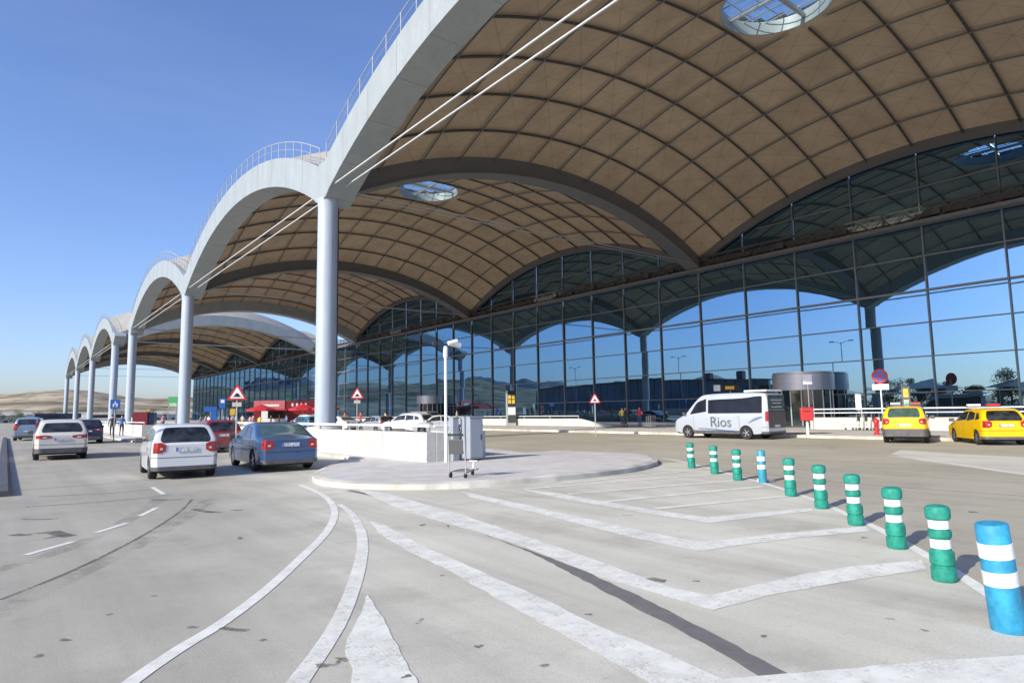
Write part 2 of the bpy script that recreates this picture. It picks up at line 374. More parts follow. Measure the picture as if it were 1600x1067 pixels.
def hillmat():
    m = bpy.data.materials.new('arid_hillside'); m.use_nodes = True; n = m.node_tree; L = n.links; b = n.nodes['Principled BSDF']; b.inputs['Roughness'].default_value = 1; b.inputs['Specular IOR Level'].default_value = 0
    tc = n.nodes.new('ShaderNodeTexCoord')
    def nz(s, d):
        t = n.nodes.new('ShaderNodeTexNoise'); t.inputs['Scale'].default_value = s; t.inputs['Detail'].default_value = d; t.inputs['Roughness'].default_value = .65; L.new(tc.outputs['Object'], t.inputs[0]); return t.outputs['Fac']
    def rp(x, a, c, col0, col1):
        r = n.nodes.new('ShaderNodeValToRGB'); r.color_ramp.elements[0].position = a; r.color_ramp.elements[1].position = c
        r.color_ramp.elements[0].color = col0+(1,); r.color_ramp.elements[1].color = col1+(1,); L.new(x, r.inputs[0]); return r.outputs[0]
    a = rp(nz(.004, 8), .40, .60, (.22, .19, .145), (.56, .47, .35)); c = rp(nz(.022, 9), .40, .58, (.36, .40, .37), (1, 1, 1))
    x = n.nodes.new('ShaderNodeMixRGB'); x.blend_type = 'MULTIPLY'; x.inputs[0].default_value = .9; L.new(a, x.inputs[1]); L.new(c, x.inputs[2]); L.new(x.outputs[0], b.inputs['Base Color']); return m
M['hill'] = hillmat()
hills('hills', 900, 3200, lambda a: (2.25+.25*math.sin(a*.21+1)+.2*math.sin(a*.55))*(1-.36*min(1, max(0, (a+10)/8))), -62, 34, M['hill'])
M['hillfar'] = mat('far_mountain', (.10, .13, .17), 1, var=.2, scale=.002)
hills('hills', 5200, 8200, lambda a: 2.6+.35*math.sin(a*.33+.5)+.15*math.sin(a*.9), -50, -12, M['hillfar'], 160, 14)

# pavement along the terminal
pv = MB().box(34.35, 48.9, -40, 320, -.1, .15); o = tag(pv.build('pavement', 'slab'), kind='structure')
kb = MB()
for y in [i*1.0 for i in range(-10, 140)]: kb.box(34.2, 34.35, y+.006, y+.994, -.1, .152)
kb.box(34.2, 34.35, 140, 320, -.1, .152)
tag(kb.build('kerb', 'kerb'), kind='structure')

# central island
isl = [(6.25, 16.3)]+[tuple(G(*p).xy) for p in ((497, 757), (530, 762), (600, 765), (700, 764), (800, 758), (900, 749), (980, 739), (1020, 730), (1028, 724), (1018, 718), (990, 714), (945, 712), (868, 709))]
isl += [(15.6, 19), (16.2, 22), (16.4, 30), (16.4, 140), (10.5, 140), (6.7, 120), (6.7, 56), (7.2, 53), (8.5, 51), (10.1, 47), (10.1, 23), (9.2, 21.3), (7.4, 18.6), (6.6, 17.2)]
def smooth_loop(pts, lo=0, hi=None, n=3):
    out = []; N = len(pts)
    for i in range(N):
        p0, p1, p2, p3 = (Vector(pts[(i+k) % N]) for k in (-1, 0, 1, 2))
        steps = n if (p2-p1).length < 6 else 1
        for s_ in range(steps):
            t = s_/steps
            out.append(.5*((2*p1)+(-p0+p2)*t+(2*p0-5*p1+4*p2-p3)*t*t+(-p0+3*p1-3*p2+p3)*t**3) if steps > 1 else p1)
    return out
loop = smooth_loop(isl)
def offset_loop(lp, d):
    out = []; N = len(lp)
    area = sum(lp[i].x*lp[(i+1) % N].y-lp[(i+1) % N].x*lp[i].y for i in range(N)); sg = 1 if area > 0 else -1
    for i in range(N):
        t = (lp[(i+1) % N]-lp[i-1]).normalized(); out.append(lp[i]+Vector((-t.y, t.x))*d*sg)
    return out
inner = offset_loop(loop, .18)
k = MB(); N = len(loop)
for i in range(N):
    a, b, c, d = loop[i], loop[(i+1) % N], inner[(i+1) % N], inner[i]
    k.add([(a.x, a.y, -.05), (b.x, b.y, -.05), (b.x, b.y, .12), (a.x, a.y, .12), (c.x, c.y, .15), (d.x, d.y, .15)], [(0, 1, 2, 3), (3, 2, 4, 5)])
bmx = k.build('kerb', 'kerb'); bmx['kind'] = 'structure'
bm = bmesh.new(); bm.from_mesh(bmx.data); bmesh.ops.remove_doubles(bm, verts=bm.verts, dist=1e-4); bmesh.ops.recalc_face_normals(bm, faces=bm.faces); bm.to_mesh(bmx.data); bm.free()
sheet('pavement', [(p.x, p.y) for p in inner], .148, M['slab'])

# ------------------------------------------------------------------ road markings
def marking(pts, z=.0045, m='worn_line', name='road_marking'):
    P = [G(*p).xy for p in pts]; out = []
    for i, a in enumerate(P):
        b = P[(i+1) % len(P)]; n = max(1, min(60, int((b-a).length/.12))); t = (b-a).normalized() if (b-a).length > 0 else Vector((1, 0)); nn = Vector((-t.y, t.x))
        for k in range(n): q = a+(b-a)*k/n; out.append(tuple(q+nn*(random.uniform(-.012, .012) if k else 0)))
    return sheet(name, out, z, M[m])
def strip(pts, wd, z=.0045, m='white_line', px=True, name='road_marking', sub=6):
    P = [Vector(G(*p).xy) if px else Vector(p) for p in pts]
    Q = []
    for i in range(len(P)-1):
        p0 = P[max(i-1, 0)]; p1 = P[i]; p2 = P[i+1]; p3 = P[min(i+2, len(P)-1)]
        for s_ in range(sub):
            t = s_/sub; Q.append(.5*((2*p1)+(-p0+p2)*t+(2*p0-5*p1+4*p2-p3)*t*t+(-p0+3*p1-3*p2+p3)*t**3))
    Q.append(P[-1]); mb = MB()
    for i, q in enumerate(Q):
        t = (Q[min(i+1, len(Q)-1)]-Q[max(i-1, 0)]).normalized(); nrm = Vector((-t.y, t.x))
        ww = wd if not callable(wd) else wd(i/(len(Q)-1))
        ww *= 1+random.uniform(-.025, .025)
        mb.v += [(q.x+nrm.x*ww/2, q.y+nrm.y*ww/2, z), (q.x-nrm.x*ww/2, q.y-nrm.y*ww/2, z)]
    for i in range(len(Q)-1): mb.f.append((2*i, 2*i+1, 2*i+3, 2*i+2))
    o = mb.build(name, m); o['kind'] = 'structure'; return o
near = [(150, 1115), (206, 1065)]
strip(near+[(280, 1014), (350, 971), (420, 918), (472, 870), (507, 835), (522, 809), (521, 791), (508, 776), (490, 766), (468, 757)], .12)
strip([(440, 1110), (466, 1065), (503, 1014), (534, 962), (556, 905), (566, 861), (565, 835), (558, 815), (545, 798), (530, 788)], lambda t: .145 if t < .7 else .145-.15*(t-.7), m='worn_line')
marking([(575, 928), (600, 966), (622, 1008), (655, 1072), (675, 1110), (535, 1110), (549, 1062), (551, 1045), (541, 1028), (541, 1005), (558, 968)])
marking([(578, 814), (600, 820), (674, 859), (751, 892), (829, 927), (945, 982), (1023, 1013), (1100, 1048), (1190, 1090), (1120, 1118), (1015, 1067), (906, 1005), (813, 956), (751, 920), (697, 889), (640, 862), (608, 844), (592, 832)])
marking([(1108, 1064), (1227, 1053), (1421, 1036), (1600, 1024), (1720, 1014), (1800, 1060), (1250, 1118), (1180, 1095)], z=.0062)
marking([(557, 764), (608, 772), (712, 801), (817, 836), (945, 880), (1040, 915), (1109, 930), (1254, 897), (1330, 885), (1440, 875), (1448, 889), (1345, 905), (1193, 932), (1116, 953), (1100, 950), (1023, 927), (945, 904), (829, 858), (751, 832), (674, 811), (608, 788)])
marking([(722, 768), (829, 790), (984, 825), (1060, 841), (1097, 847), (1231, 832), (1353, 822), (1358, 830), (1231, 842), (1090, 861), (984, 839), (906, 819), (829, 799), (735, 777)])
marking([(809, 763), (868, 770), (1003, 794), (1060, 802), (1105, 808), (1269, 793), (1270, 798), (1108, 817), (1092, 815), (1003, 801), (868, 777)])
for a, b, w_ in (((945, 784), (1193, 760), .17), ((1023, 795), (1231, 775), .17), ((887, 772), (1147, 751), .17), ((820, 764), (1116, 741), .17), ((860, 757), (1085, 735), .15)):
    strip([a, ((a[0]+b[0])/2, (a[1]+b[1])/2), b], w_, z=.0062, m='worn_line')
strip([(1035, 716), (1060, 720), (1120, 735), (1200, 757), (1269, 780), (1322, 803), (1376, 828), (1452, 870), (1505, 902), (1550, 932), (1640, 990), (1760, 1070)], .13, z=.0062)
for a, b in (((40, 867), (115, 846)), ((150, 832), (199, 817)), ((219, 806), (245, 793)), ((238, 761), (256, 772))):
    strip([a, b], .10, sub=3, m='white_line')
# dark tar seal, cracks, stains, painted pole shadows and a pale concrete apron on the far lane
marking([(751, 833), (829, 860), (906, 889), (984, 924), (1100, 982), (1231, 1052), (1185, 1056), (1100, 1005), (1061, 984), (984, 945), (887, 893), (829, 863)], z=.0034, m='tar', name='tar_seal')
strip([(545, 766), (600, 778), (660, 796), (720, 815), (745, 826)], .12, z=.0034, m='tar', name='tar_seal')
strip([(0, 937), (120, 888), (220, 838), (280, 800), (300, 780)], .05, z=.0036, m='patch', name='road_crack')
for a, b, w_ in (((60, 776), (240, 765), .06), ((40, 792), (250, 776), .07), ((235, 780), (285, 780), .10), ((300, 795), (335, 800), .12), ((35, 811), (90, 810), .07), ((345, 981), (388, 985), .06), ((1015, 903), (1040, 908), .12), ((1180, 752), (1215, 753), .10), ((80, 830), (110, 838), .20), ((20, 835), (50, 835), .16)):  # long thin strips at far left are painted pole shadows, the rest stains
    strip([a, ((a[0]+b[0])/2, (a[1]+b[1])/2+1), b], w_, z=.0055, m='patch', name='road_stain_and_shadow', sub=4)
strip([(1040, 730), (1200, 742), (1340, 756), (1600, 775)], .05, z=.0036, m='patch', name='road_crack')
sheet('concrete_apron', [tuple(G(*p).xy) for p in ((1392, 709), (1408, 703), (1500, 709), (1640, 716), (1800, 724), (1800, 765), (1600, 742), (1520, 731), (1440, 720))], .003, M['gore'])
strip([(1390, 712), (1450, 719), (1520, 729), (1600, 741), (1700, 756)], .16, z=.0045, m='worn_line')

br = random.Random(21)
def blob(px, py, rx, ry, m='patch', z=.0056, name='road_stain_and_shadow', rz=None):
    c = G(px, py); rz = br.uniform(0, 3) if rz is None else rz; n = 26; ph = [br.uniform(0, 6.3) for _ in range(4)]; out = []
    for i in range(n):
        a = 2*math.pi*i/n; k = 1+.28*math.sin(2*a+ph[0])+.2*math.sin(3*a+ph[1])+.14*math.sin(5*a+ph[2])+.1*math.sin(9*a+ph[3])+br.uniform(-.06, .06)
        x, y = rx*k*math.cos(a), ry*k*math.sin(a); out.append((c.x+x*math.cos(rz)-y*math.sin(rz), c.y+x*math.sin(rz)+y*math.cos(rz)))
    return sheet(name, out, z, M[m])
for q in ((240, 931, .03, .02), (370, 797, .10, .06), (330, 800, .16, .06), (375, 841, .08, .04), (690, 899, .03, .02), (655, 971, .06, .02), (747, 1010, .03, .03), (535, 1030, .05, .03), (505, 1040, .04, .05), (527, 1035, .05, .02), (636, 1057, .04, .02), (1088, 908, .03, .03), (1193, 994, .03, .02), (1391, 967, .03, .02), (1445, 985, .03, .02), (660, 820, .10, .03), (700, 822, .07, .02), (980, 805, .07, .03), (90, 838, .14, .08), (60, 833, .10, .05), (300, 980, .03, .04), (100, 1000, .04, .03), (60, 1025, .03, .03), (170, 960, .03, .02), (410, 1000, .02, .03), (1300, 700, .2, .07), (900, 690, .35, .10), (1520, 800, .08, .05), (1350, 840, .05, .03), (850, 1040, .04, .02), (920, 960, .03, .02)):
    blob(*q)
M['wash'] = paint_mat('tyre_polish', (.20, .185, .16), .9, .80)
for pts, w_ in (((( -60, 985), (80, 915), (200, 858), (280, 812), (330, 780)), .30), (((-40, 900), (100, 858), (200, 812), (262, 772)), .26)):
    strip(list(pts), w_, z=.0016, m='wash', name='tyre_track')

# ------------------------------------------------------------------ canopy (vaulted roof)
XF, XB = 14.0, 49.0
LX, LY = XB-XF, 36.5
RX = ((LX/2)**2+4.7**2)/(2*4.7); RY = ((LY/2)**2+4.85**2)/(2*4.85)
def cxn(x):                              # 0 at the supports, 1 at the crown
    d = min(abs(x-(XF+XB)/2), LX/2); return (math.sqrt(RX*RX-d*d)-(RX-4.7))/4.7
def cyn(y, y0):
    d = min(abs(y-y0-LY/2), LY/2); return (math.sqrt(RY*RY-d*d)-(RY-4.85))/4.85
def arcY(y, y0, off=0):
    d = abs(y-y0-LY/2); return math.sqrt((RY+off)**2-d*d)-(RY-4.85)
def arcX(x, off=0):
    d = abs(x-(XF+XB)/2); return math.sqrt((RX+off)**2-d*d)-(RX-4.7)
def zf(x, y, y0): return 14.55+4.85*cyn(y, y0)+4.7*cxn(x)-.75*cxn(x)*cyn(y, y0)

def arch_box(mb, axis, a0, a1, c0, c1, lo, hi, n=40, base=13.6):
    """box girder following an arc; axis 'Y' runs along Y between a0..a1, occupying X c0..c1"""
    k0 = len(mb.v)
    for i in range(n+1):
        a = a0+(a1-a0)*i/n; zl, zh = base+lo(a), base+hi(a)
        for c, z in ((c0, zl), (c1, zl), (c1, zh), (c0, zh)): mb.v.append((c, a, z) if axis == 'Y' else (a, c, z))
    for i in range(n):
        for j in range(4):
            a = k0+4*i+j; b = k0+4*i+(j+1) % 4; mb.f.append((a, b, b+4, a+4))
    mb.f.append((k0, k0+1, k0+2, k0+3)); mb.f.append((k0+4*n+3, k0+4*n+2, k0+4*n+1, k0+4*n))
def fixn(o):
    bm = bmesh.new(); bm.from_mesh(o.data); bmesh.ops.recalc_face_normals(bm, faces=bm.faces); bm.to_mesh(o.data); bm.free(); return o

def proto_bay(root, y0, far=False):
    """parts of one bay, in local coordinates with y running 0..LY"""
    P = []
    e = MB(); arch_box(e, 'Y', 0, LY, XF-.45, XF+1.25, lambda a: arcY(a, 0), lambda a: arcY(a, 0, 1.9))
    P.append(fixn(e.build('edge_arch', 'edge', root, smooth=35)))
    sm = MB()
    for i in range(1, 12):
        a = LY*i/12; arch_box(sm, 'Y', a-.02, a+.02, XF-.455, XF+1.255, lambda a: arcY(a, 0, -.006), lambda a: arcY(a, 0, 1.906), n=1)
    P.append(fixn(sm.build('arch_joints', mat('joint_line', (.22, .25, .26), .6), root)))  # joint lines, a little darker than the arch paint
    # roof skin (underside) with a hole for the rooflight
    cx, cyy = (XF+XB)/2, LY/2; rh = 2.85
    x0, x1 = XF+1.2, XB+.35
    def und(u, v): x = x0+(x1-x0)*u; y = LY*v; return x, y, zf(x, y, 0)
    def hole(u, v): x = x0+(x1-x0)*u; y = LY*v; return math.hypot(x-cx, y-cyy) < rh+.25
    g = MB().grid(und, 84, 84, hole, flip=True)
    o = g.build('ceiling_vault', 'fabric', root, smooth=60)
    uvl = o.data.uv_layers.new(name='UVMap')
    for lp in o.data.loops:
        v = o.data.vertices[lp.vertex_index].co; uvl.data[lp.index].uv = ((v.x-XF)/LX*12, v.y/LY*12)
    P.append(o)
    x0b, x1b = XF-.2, XB+2
    def top(u, v): x = x0b+(x1b-x0b)*u; y = LY*v; return x, y, zf(x, y, 0)+1.0
    def hole2(u, v): x = x0b+(x1b-x0b)*u; y = LY*v; return math.hypot(x-cx, y-cyy) < rh+.2
    P.append(MB().grid(top, 70, 70, hole2).build('roof_skin', 'membrane', root, smooth=60))
    # ribs
    rb = MB(); ns = 36
    for i in range(1, 12):
        y = LY*i/12
        if True:
            pts = [(XF+1.2+(LX-1.3)*j/ns, y) for j in range(ns+1)]
            seg = []
            for x, yy in pts:
                if math.hypot(x-cx, yy-cyy) < rh+.1:
                    if len(seg) > 1: rb.path([(a, b, zf(a, b, 0)-.16) for a, b in seg], .076, 6)
                    seg = []
                else: seg.append((x, yy))
            if len(seg) > 1: rb.path([(a, b, zf(a, b, 0)-.16) for a, b in seg], .076, 6)
    P.append(rb.build('cross_ribs', 'rib', root, smooth=60))
    rc = MB()
    for i in range(1, 12):
        x = XF+LX*i/12; seg = []
        for j in range(ns+1):
            y = LY*j/ns
            if math.hypot(x-cx, y-cyy) < rh+.1:
                if len(seg) > 1: rc.path(seg, .055, 6)
                seg = []
            else: seg.append((x, y, zf(x, y, 0)-.2))
        if len(seg) > 1: rc.path(seg, .055, 6)
    P.append(rc.build('long_ribs', 'girder', root, smooth=60))
    # rooflight drum, flange and glazing bars
    zc = zf(cx, cyy, 0)
    d = MB(); n = 40
    for r0, r1, za, zb in ((rh, rh, -.45, 1.5),):
        k0 = len(d.v)
        for i in range(n):
            a = 2*math.pi*i/n; c, s_ = math.cos(a), math.sin(a)
            d.v += [(cx+rh*c, cyy+rh*s_, zc-.16), (cx+rh*c, cyy+rh*s_, zc+.6), (cx+(rh+.12)*c, cyy+(rh+.12)*s_, zc+.6), (cx+(rh+.12)*c, cyy+(rh+.12)*s_, zc-.16)]
        for i in range(n):
            for j in range(4):
                a = k0+4*i+j; b = k0+4*i+(j+1) % 4; q = k0+4*((i+1) % n)+(j+1) % 4; p_ = k0+4*((i+1) % n)+j; d.f.append((a, b, q, p_))
    drum = fixn(d.build('rooflight', 'edge', root, smooth=40)); P.append(drum)
    fl = MB()
    for i in range(n):
        a = 2*math.pi*i/n; c, s_ = math.cos(a), math.sin(a)
        for r_ in (rh+.1, rh+.75): x, y = cx+r_*c, cyy+r_*s_; fl.v.append((x, y, zf(x, y, 0)-.03))
    for i in range(n): fl.f.append((2*i, 2*i+1, 2*((i+1) % n)+1, 2*((i+1) % n)))
    fo = fl.build('flange', 'fabric', drum); fo.data.uv_layers.new(name='UVMap')
    gb = MB()
    for kx in range(-2, 3):
        q = kx*1.05; h = math.sqrt(max(0, rh*rh-q*q))
        gb.tube((cx+q, cyy-h, zc+.5), (cx+q, cyy+h, zc+.5), .035, n=6); gb.tube((cx-h, cyy+q, zc+.53), (cx+h, cyy+q, zc+.53), .03, n=6)
    gb.tube((cx-rh, cyy, zc+.3), (cx+rh, cyy, zc+.3), .13, n=8); gb.tube((cx, cyy-rh, zc+.28), (cx, cyy+rh, zc+.28), .10, n=8)
    gb.build('glazing_bars', 'grey_metal', drum)
    gp = MB().rev([(rh-.02, zc+.57), (rh-.02, zc+.582)], 40, (cx, cyy, 0)); gp.build('pane', 'clear', drum)
    # railing on the edge arch
    rl = MB(); pts = []
    nP = 24
    for i in range(nP+1):
        y = .5+(LY-1)*i/nP; z = 13.6+arcY(y, 0, 1.9)
        rl.tube((XF-.36, y, z-.05), (XF-.36, y, z+1.1), .028, n=6)
    for off, r_ in ((1.1, .028), (.58, .015)):
        rl.path([(XF-.36, .5+(LY-1)*i/48, 13.6+arcY(.5+(LY-1)*i/48, 0, 1.9)+off) for i in range(49)], r_, 6)
    P.append(rl.build('railing', 'rail_grey', root))
    # tie rods, parallel to the edge
    for x in (XF-.25, XF+.42):
        P.append(MB().tube((x, .9, 14.45), (x, LY-.9, 14.45), .043, n=8).build('tie_rod', 'rod', root, smooth=60))
    # arch over the glazing
    ra = MB(); arch_box(ra, 'Y', 0, LY, XB-.55, XB-.17, lambda a: arcY(a, 0)+.25, lambda a: arcY(a, 0, 1.0), base=13.9)
    P.append(fixn(ra.build('rear_arch', 'girder', root, smooth=35)))
    return P

def build_girder(root, y, edge=None):
    g = MB()
    if edge:                              # end face of a block: deep pale arch
        y0, y1 = (y-.2, y+1.5) if edge < 0 else (y-1.5, y+.2)
        arch_box(g, 'X', XF-.44, XB+2, y0+.003, y1, lambda a: arcX(min(a, XB)) if a > XF else 0, lambda a: arcX(max(XF, min(a, XB)), 1.85), base=13.65)
        o = g.build('end_arch', 'edge', root, smooth=35)
    else:
        arch_box(g, 'X', XF+1.26, XB-.2, y-.6, y+.6, lambda a: arcX(a), lambda a: arcX(a, 1.35), base=13.8)
        # lower flange
        arch_box(g, 'X', XF+1.26, XB-.2, y-.72, y+.72, lambda a: arcX(a)-.12, lambda a: arcX(a, 0)-.003, base=13.8)
        o = g.build('cross_girder', 'girder', root, smooth=35)
    return fixn(o)
def build_column(root, y):
    c = MB().rev([(.56, -.1), (.56, 13.2), (.57, 13.6), (.62, 13.95)], 40, (XF, y, 0))
    co_ = c.build('column', 'column', root, smooth=40)
    for zz in (4.6, 9.1): MB().rev([(.562, zz), (.566, zz+.01), (.566, zz+.03), (.562, zz+.04)], 40, (XF, y, 0)).build('weld_ring', 'column', co_, smooth=40)
    MB().rev([(.60, 1.0), (.72, 1.0), (.72, 1.05), (.60, 1.06)], 32, (XF, y, 0)).build('base_flange', 'grey_metal', co_)
    cap = MB()
    # haunch block where the arches meet
    prof = [(-2.6, 15.2), (-1.2, 14.25), (-.7, 13.9), (.7, 13.9), (1.2, 14.25), (2.6, 15.2), (1.2, 15.9), (0, 16.1), (-1.2, 15.9)]
    prof = [(a, z) for a, z in prof]
    nP = len(prof); cap.v = [(XF-.435, y+a, z) for a, z in prof]+[(XF+1.235, y+a, z) for a, z in prof]
    cap.f = [tuple(range(nP)), tuple(range(2*nP-1, nP-1, -1))]+[(i, (i+1) % nP, nP+(i+1) % nP, nP+i) for i in range(nP)]
    fixn(cap.build('haunch', 'edge', co_))
    base = MB().rev([(.95, .0), (.95, .95), (.9, 1.0)], 32, (XF, y, 0)); base.build('footing', 'concrete', co_, smooth=40)
    return co_
def rear_column(root, y):
    c = MB().box(XB-.9, XB-.45, y-.3, y+.3, -.1, 13.9); return c.build('rear_column', 'girder', root, bevel=.03)

def block(cols, label):
    root = empty('roof_canopy', (XF, cols[0], 0), 0, label, 'canopy', 'vaulted terminal roof canopies')
    def fix(o): o.location = (-XF, -cols[0]+o.location.y, 0); return o
    parts = proto_bay(root, 0)
    for p in parts: p.location = (-XF, 0, 0)
    for b in range(1, len(cols)-1):
        for p in parts:
            c = copy_tree(p, root); c.location = (-XF, cols[b]-cols[0], 0)
    for i, y in enumerate(cols):
        first, last = i == 0, i == len(cols)-1
        g = build_girder(root, y, -1 if first else (1 if last else None)); g.location = (-XF, -cols[0], 0)
        c = build_column(root, y); c.location = (-XF, -cols[0], 0)
        # long slack-free ties across the bay
        for dx in (-.3, .3):
            t = MB().tube((XF+1.3, y+dx, 14.6), (XB-1, y+dx, 14.6), .035, n=6).build('tie_rod', 'grey_metal', root); t.location = (-XF, -cols[0], 0)
    return root
B1 = [-1.6, 34.9, 71.4, 107.9]; B2 = [127.2, 163.7, 200.2, 236.7]
block(B1, 'near vaulted roof canopy with tan underside over the large front column')
block(B2, 'far vaulted roof canopy with pale blue end arch, beyond the gap')
drain = MB().tube((14.75, 35.2, .2), (14.75, 35.2, 13.9), .05, n=8)
tag(drain.build('drain_pipe', 'dark_metal', smooth=60), 'thin dark drain pipe beside the large front column', 'pipe')

# ------------------------------------------------------------------ terminal building: mirror curtain wall
term = empty('terminal_building', (XB, 0, 0), 0, 'glass terminal building with mirror curtain wall under the canopies', 'building')
W_ = LY/8
ZL = [.15, 2.54, 4.95, 7.24, 9.45, 11.8, 14.1, 16.6, 19.6]
def wall_top(y):
    for blk in (B1, B2):
        if blk[0] <= y <= blk[-1]:
            for a in blk[:-1]:
                if a <= y <= a+LY: return 13.9+arcY(y, a)+.66
    return 14.1
ys = []; y = B1[0]
while y < B1[-1]-.01: ys.append((y, y+W_)); y += W_
ys += [(B1[-1]+k*4.825, B1[-1]+(k+1)*4.825) for k in range(4)]
y = B2[0]
while y < B2[-1]-.01: ys.append((y, y+W_)); y += W_
rnd = random.Random(3)
def at(o): o.location = (-XB, 0, 0); return o
for (ya, yb) in ys:
    g = MB()
    for zi in range(len(ZL)-1):
        z0, z1 = ZL[zi], ZL[zi+1]; tx, tz = rnd.gauss(0, .0028), rnd.gauss(0, .002)
        tops = [wall_top(ya+.02+(yb-ya-.04)*i/4) for i in range(5)]
        if max(tops) <= z0+.05: break
        for i in range(4):
            p, q = ya+.02+(yb-ya-.04)*i/4, ya+.02+(yb-ya-.04)*(i+1)/4
            t0, t1 = min(z1, tops[i]), min(z1, tops[i+1])
            if t0 <= z0+.01 and t1 <= z0+.01: continue
            t0, t1 = max(t0, z0), max(t1, z0); ym, zm = (ya+yb)/2, (z0+z1)/2
            X = lambda yy, zz: XB+.02+tx*(yy-ym)+tz*(zz-zm)
            if t0 == z0: g.add([(X(p, z0), p, z0), (X(q, z0), q, z0), (X(q, t1), q, t1)], [(0, 2, 1)])
            elif t1 == z0: g.add([(X(p, z0), p, z0), (X(q, z0), q, z0), (X(p, t0), p, t0)], [(0, 2, 1)])
            else: g.add([(X(p, z0), p, z0), (X(q, z0), q, z0), (X(q, t1), q, t1), (X(p, t0), p, t0)], [(0, 3, 2, 1)])
    at(g.build('window', 'glazing', term))
    mu = MB().box(XB-.16, XB-.01, ya-.033, ya+.033, .15, max(wall_top(ya)-.5, 14)); at(mu.build('mullion', 'mullion', term))
for z in ZL[1:6]:
    r_ = .033 if abs(z-9.45) > .1 else .07
    at(MB().box(XB-.12, XB-.008, B1[0], B2[-1], z-r_, z+r_).build('transom', 'mullion', term))
for blk in (B1, B2):
    for a in blk[:-1]:
        lim = [y for y in [a+LY*i/200 for i in range(201)] if wall_top(y)-.7 > 16.6]
        at(MB().box(XB-.12, XB-.008, lim[0], lim[-1], 16.56, 16.64).build('transom', 'mullion', term))
bmn = MB()
bmn.box(XB-1.0, XB-.17, B1[0], B2[-1], 13.86, 14.12); at(bmn.build('lower_beam', mat('beam_grey', (.12, .12, .125), .5, var=.15), term))
tr = MB().box(XB-.9, XB-.75, B1[0], B2[-1], 14.95, 15.1).box(XB-.55, XB-.3, B1[0], B2[-1], 14.35, 14.8)
y = B1[0]; 
while y < 240:
    tr.tube((XB-.82, y, 14.15), (XB-.82, y+.76, 14.98), .04, n=5); tr.tube((XB-.82, y+.76, 14.98), (XB-.82, y+1.52, 14.15), .04, n=5)
    if rnd.random() < .5: a = rnd.uniform(0, .7); tr.box(XB-.85, XB-.6, y+a, y+a+rnd.uniform(.2, .6), 14.3, 14.3+rnd.uniform(.15, .5))
    y += 1.52
at(tr.build('service_truss', 'rib', term))
at(MB().box(XB+.4, XB+40, B1[0], B2[-1], -.1, 13.4).build('rear_wall', 'dark_metal', term))
at(MB().box(XB-.2, XB-.0, B1[0], B2[-1], .14, .42).build('plinth', 'concrete', term))
for ycol in B1+B2:
    pass

# entrance drums with revolving doors
def entrance(px, d, label, rr=2.2, top=4.1):
    az = YAW+math.atan((px-800)/F); X = 47.9; Y = X/math.tan(az)
    e = empty('entrance_drum', (X, Y, .15), 0, label, 'entrance', 'revolving door entrances of the terminal')
    MB().rev([(rr, 2.75), (rr, top-.15), (rr-.05, top-.12), (rr-.05, top)], 48).build('canopy_band', 'drum', e, smooth=40)
    gl = MB()
    for i in range(16):
        a0 = 2*math.pi*i/16; a1 = 2*math.pi*(i+1)/16
        gl.add([((rr-.25)*math.cos(a), (rr-.25)*math.sin(a), z) for z in (0, 2.75) for a in (a0+.02, a1-.02)], [(0, 1, 3, 2)])
    gl.build('door_glass', M['glazing2'], e)
    for i in range(16):
        a = 2*math.pi*i/16; c, s_ = math.cos(a), math.sin(a)
        MB().tube(((rr-.22)*c, (rr-.22)*s_, 0), ((rr-.22)*c, (rr-.22)*s_, 2.75), .05, n=6).build('post', 'grey_metal', e)
    MB().rev([(rr-.1, .0), (rr-.1, .12)], 48).build('threshold', 'dark_metal', e)
    return e
M['glazing2'] = mat('door_glass', (.012, .02, .022), .05, spec=1, var=.2)
entrance(1253, 0, 'steel entrance drum with dark glass doors behind the white van and red box')
entrance(672, 0, 'small distant steel entrance drum left of the camera post', 2.0, 3.9)

# ------------------------------------------------------------------ walls, barriers
def rail_wall(name, x0, x1, y0, y1, h, label, cat='wall', rails=((.35, .03),), post=2.5, slope=None):
    o = empty(name, ((x0+x1)/2, min(y0, y1), .15), 0, label, cat)
    cx = (x0+x1)/2; y0, y1 = min(y0, y1), max(y0, y1); b = MB()
    n = max(1, int((y1-y0)/3.0)); st = (y1-y0)/n
    for i in range(n):
        a, c = i*st+.008, (i+1)*st-.008
        b.box(x0-cx, x1-cx, a, c, -.1, h)
    b.build('wall_panels', 'concrete', o, bevel=.012)
    if rails:
        r = MB()
        for hh, rr in rails: r.tube((0, .1, h+hh), (0, y1-y0-.1, h+hh), rr, n=8)
        r.build('handrail', 'white_metal', o, smooth=60)
        k = int((y1-y0)/post)
        pm = MB()
        for i in range(k+1):
            yy = .15+(y1-y0-.3)*i/max(k, 1); pm.box(-.03, .03, yy-.04, yy+.04, h-.02, h+max(q[0] for q in rails))
        pm.build('rail_posts', 'grey_metal', o)
    return o
rail_wall('parapet_wall', 43.6, 43.9, -10, 22.6, .78, 'white parapet wall with double handrail behind the yellow taxis', rails=((.55, .045), (.3, .035)), post=3)
rail_wall('parapet_wall', 43.6, 43.9, 45.5, 100, .72, 'long white parapet wall before the glass facade left of the warning sign', rails=((.25, .035),), post=4)
sl_ = MB(); sl_.v = [(a, b, c) for a in (43.6, 43.9) for b, c in ((45.49, .15), (45.49, .87), (41, .15))]; sl_.f = [(0, 1, 2), (5, 4, 3), (0, 3, 4, 1), (1, 4, 5, 2), (2, 5, 3, 0)]
fixn(tag(sl_.build('ramp_wall', 'concrete'), 'sloping white end piece of the parapet wall behind the warning sign', 'wall'))
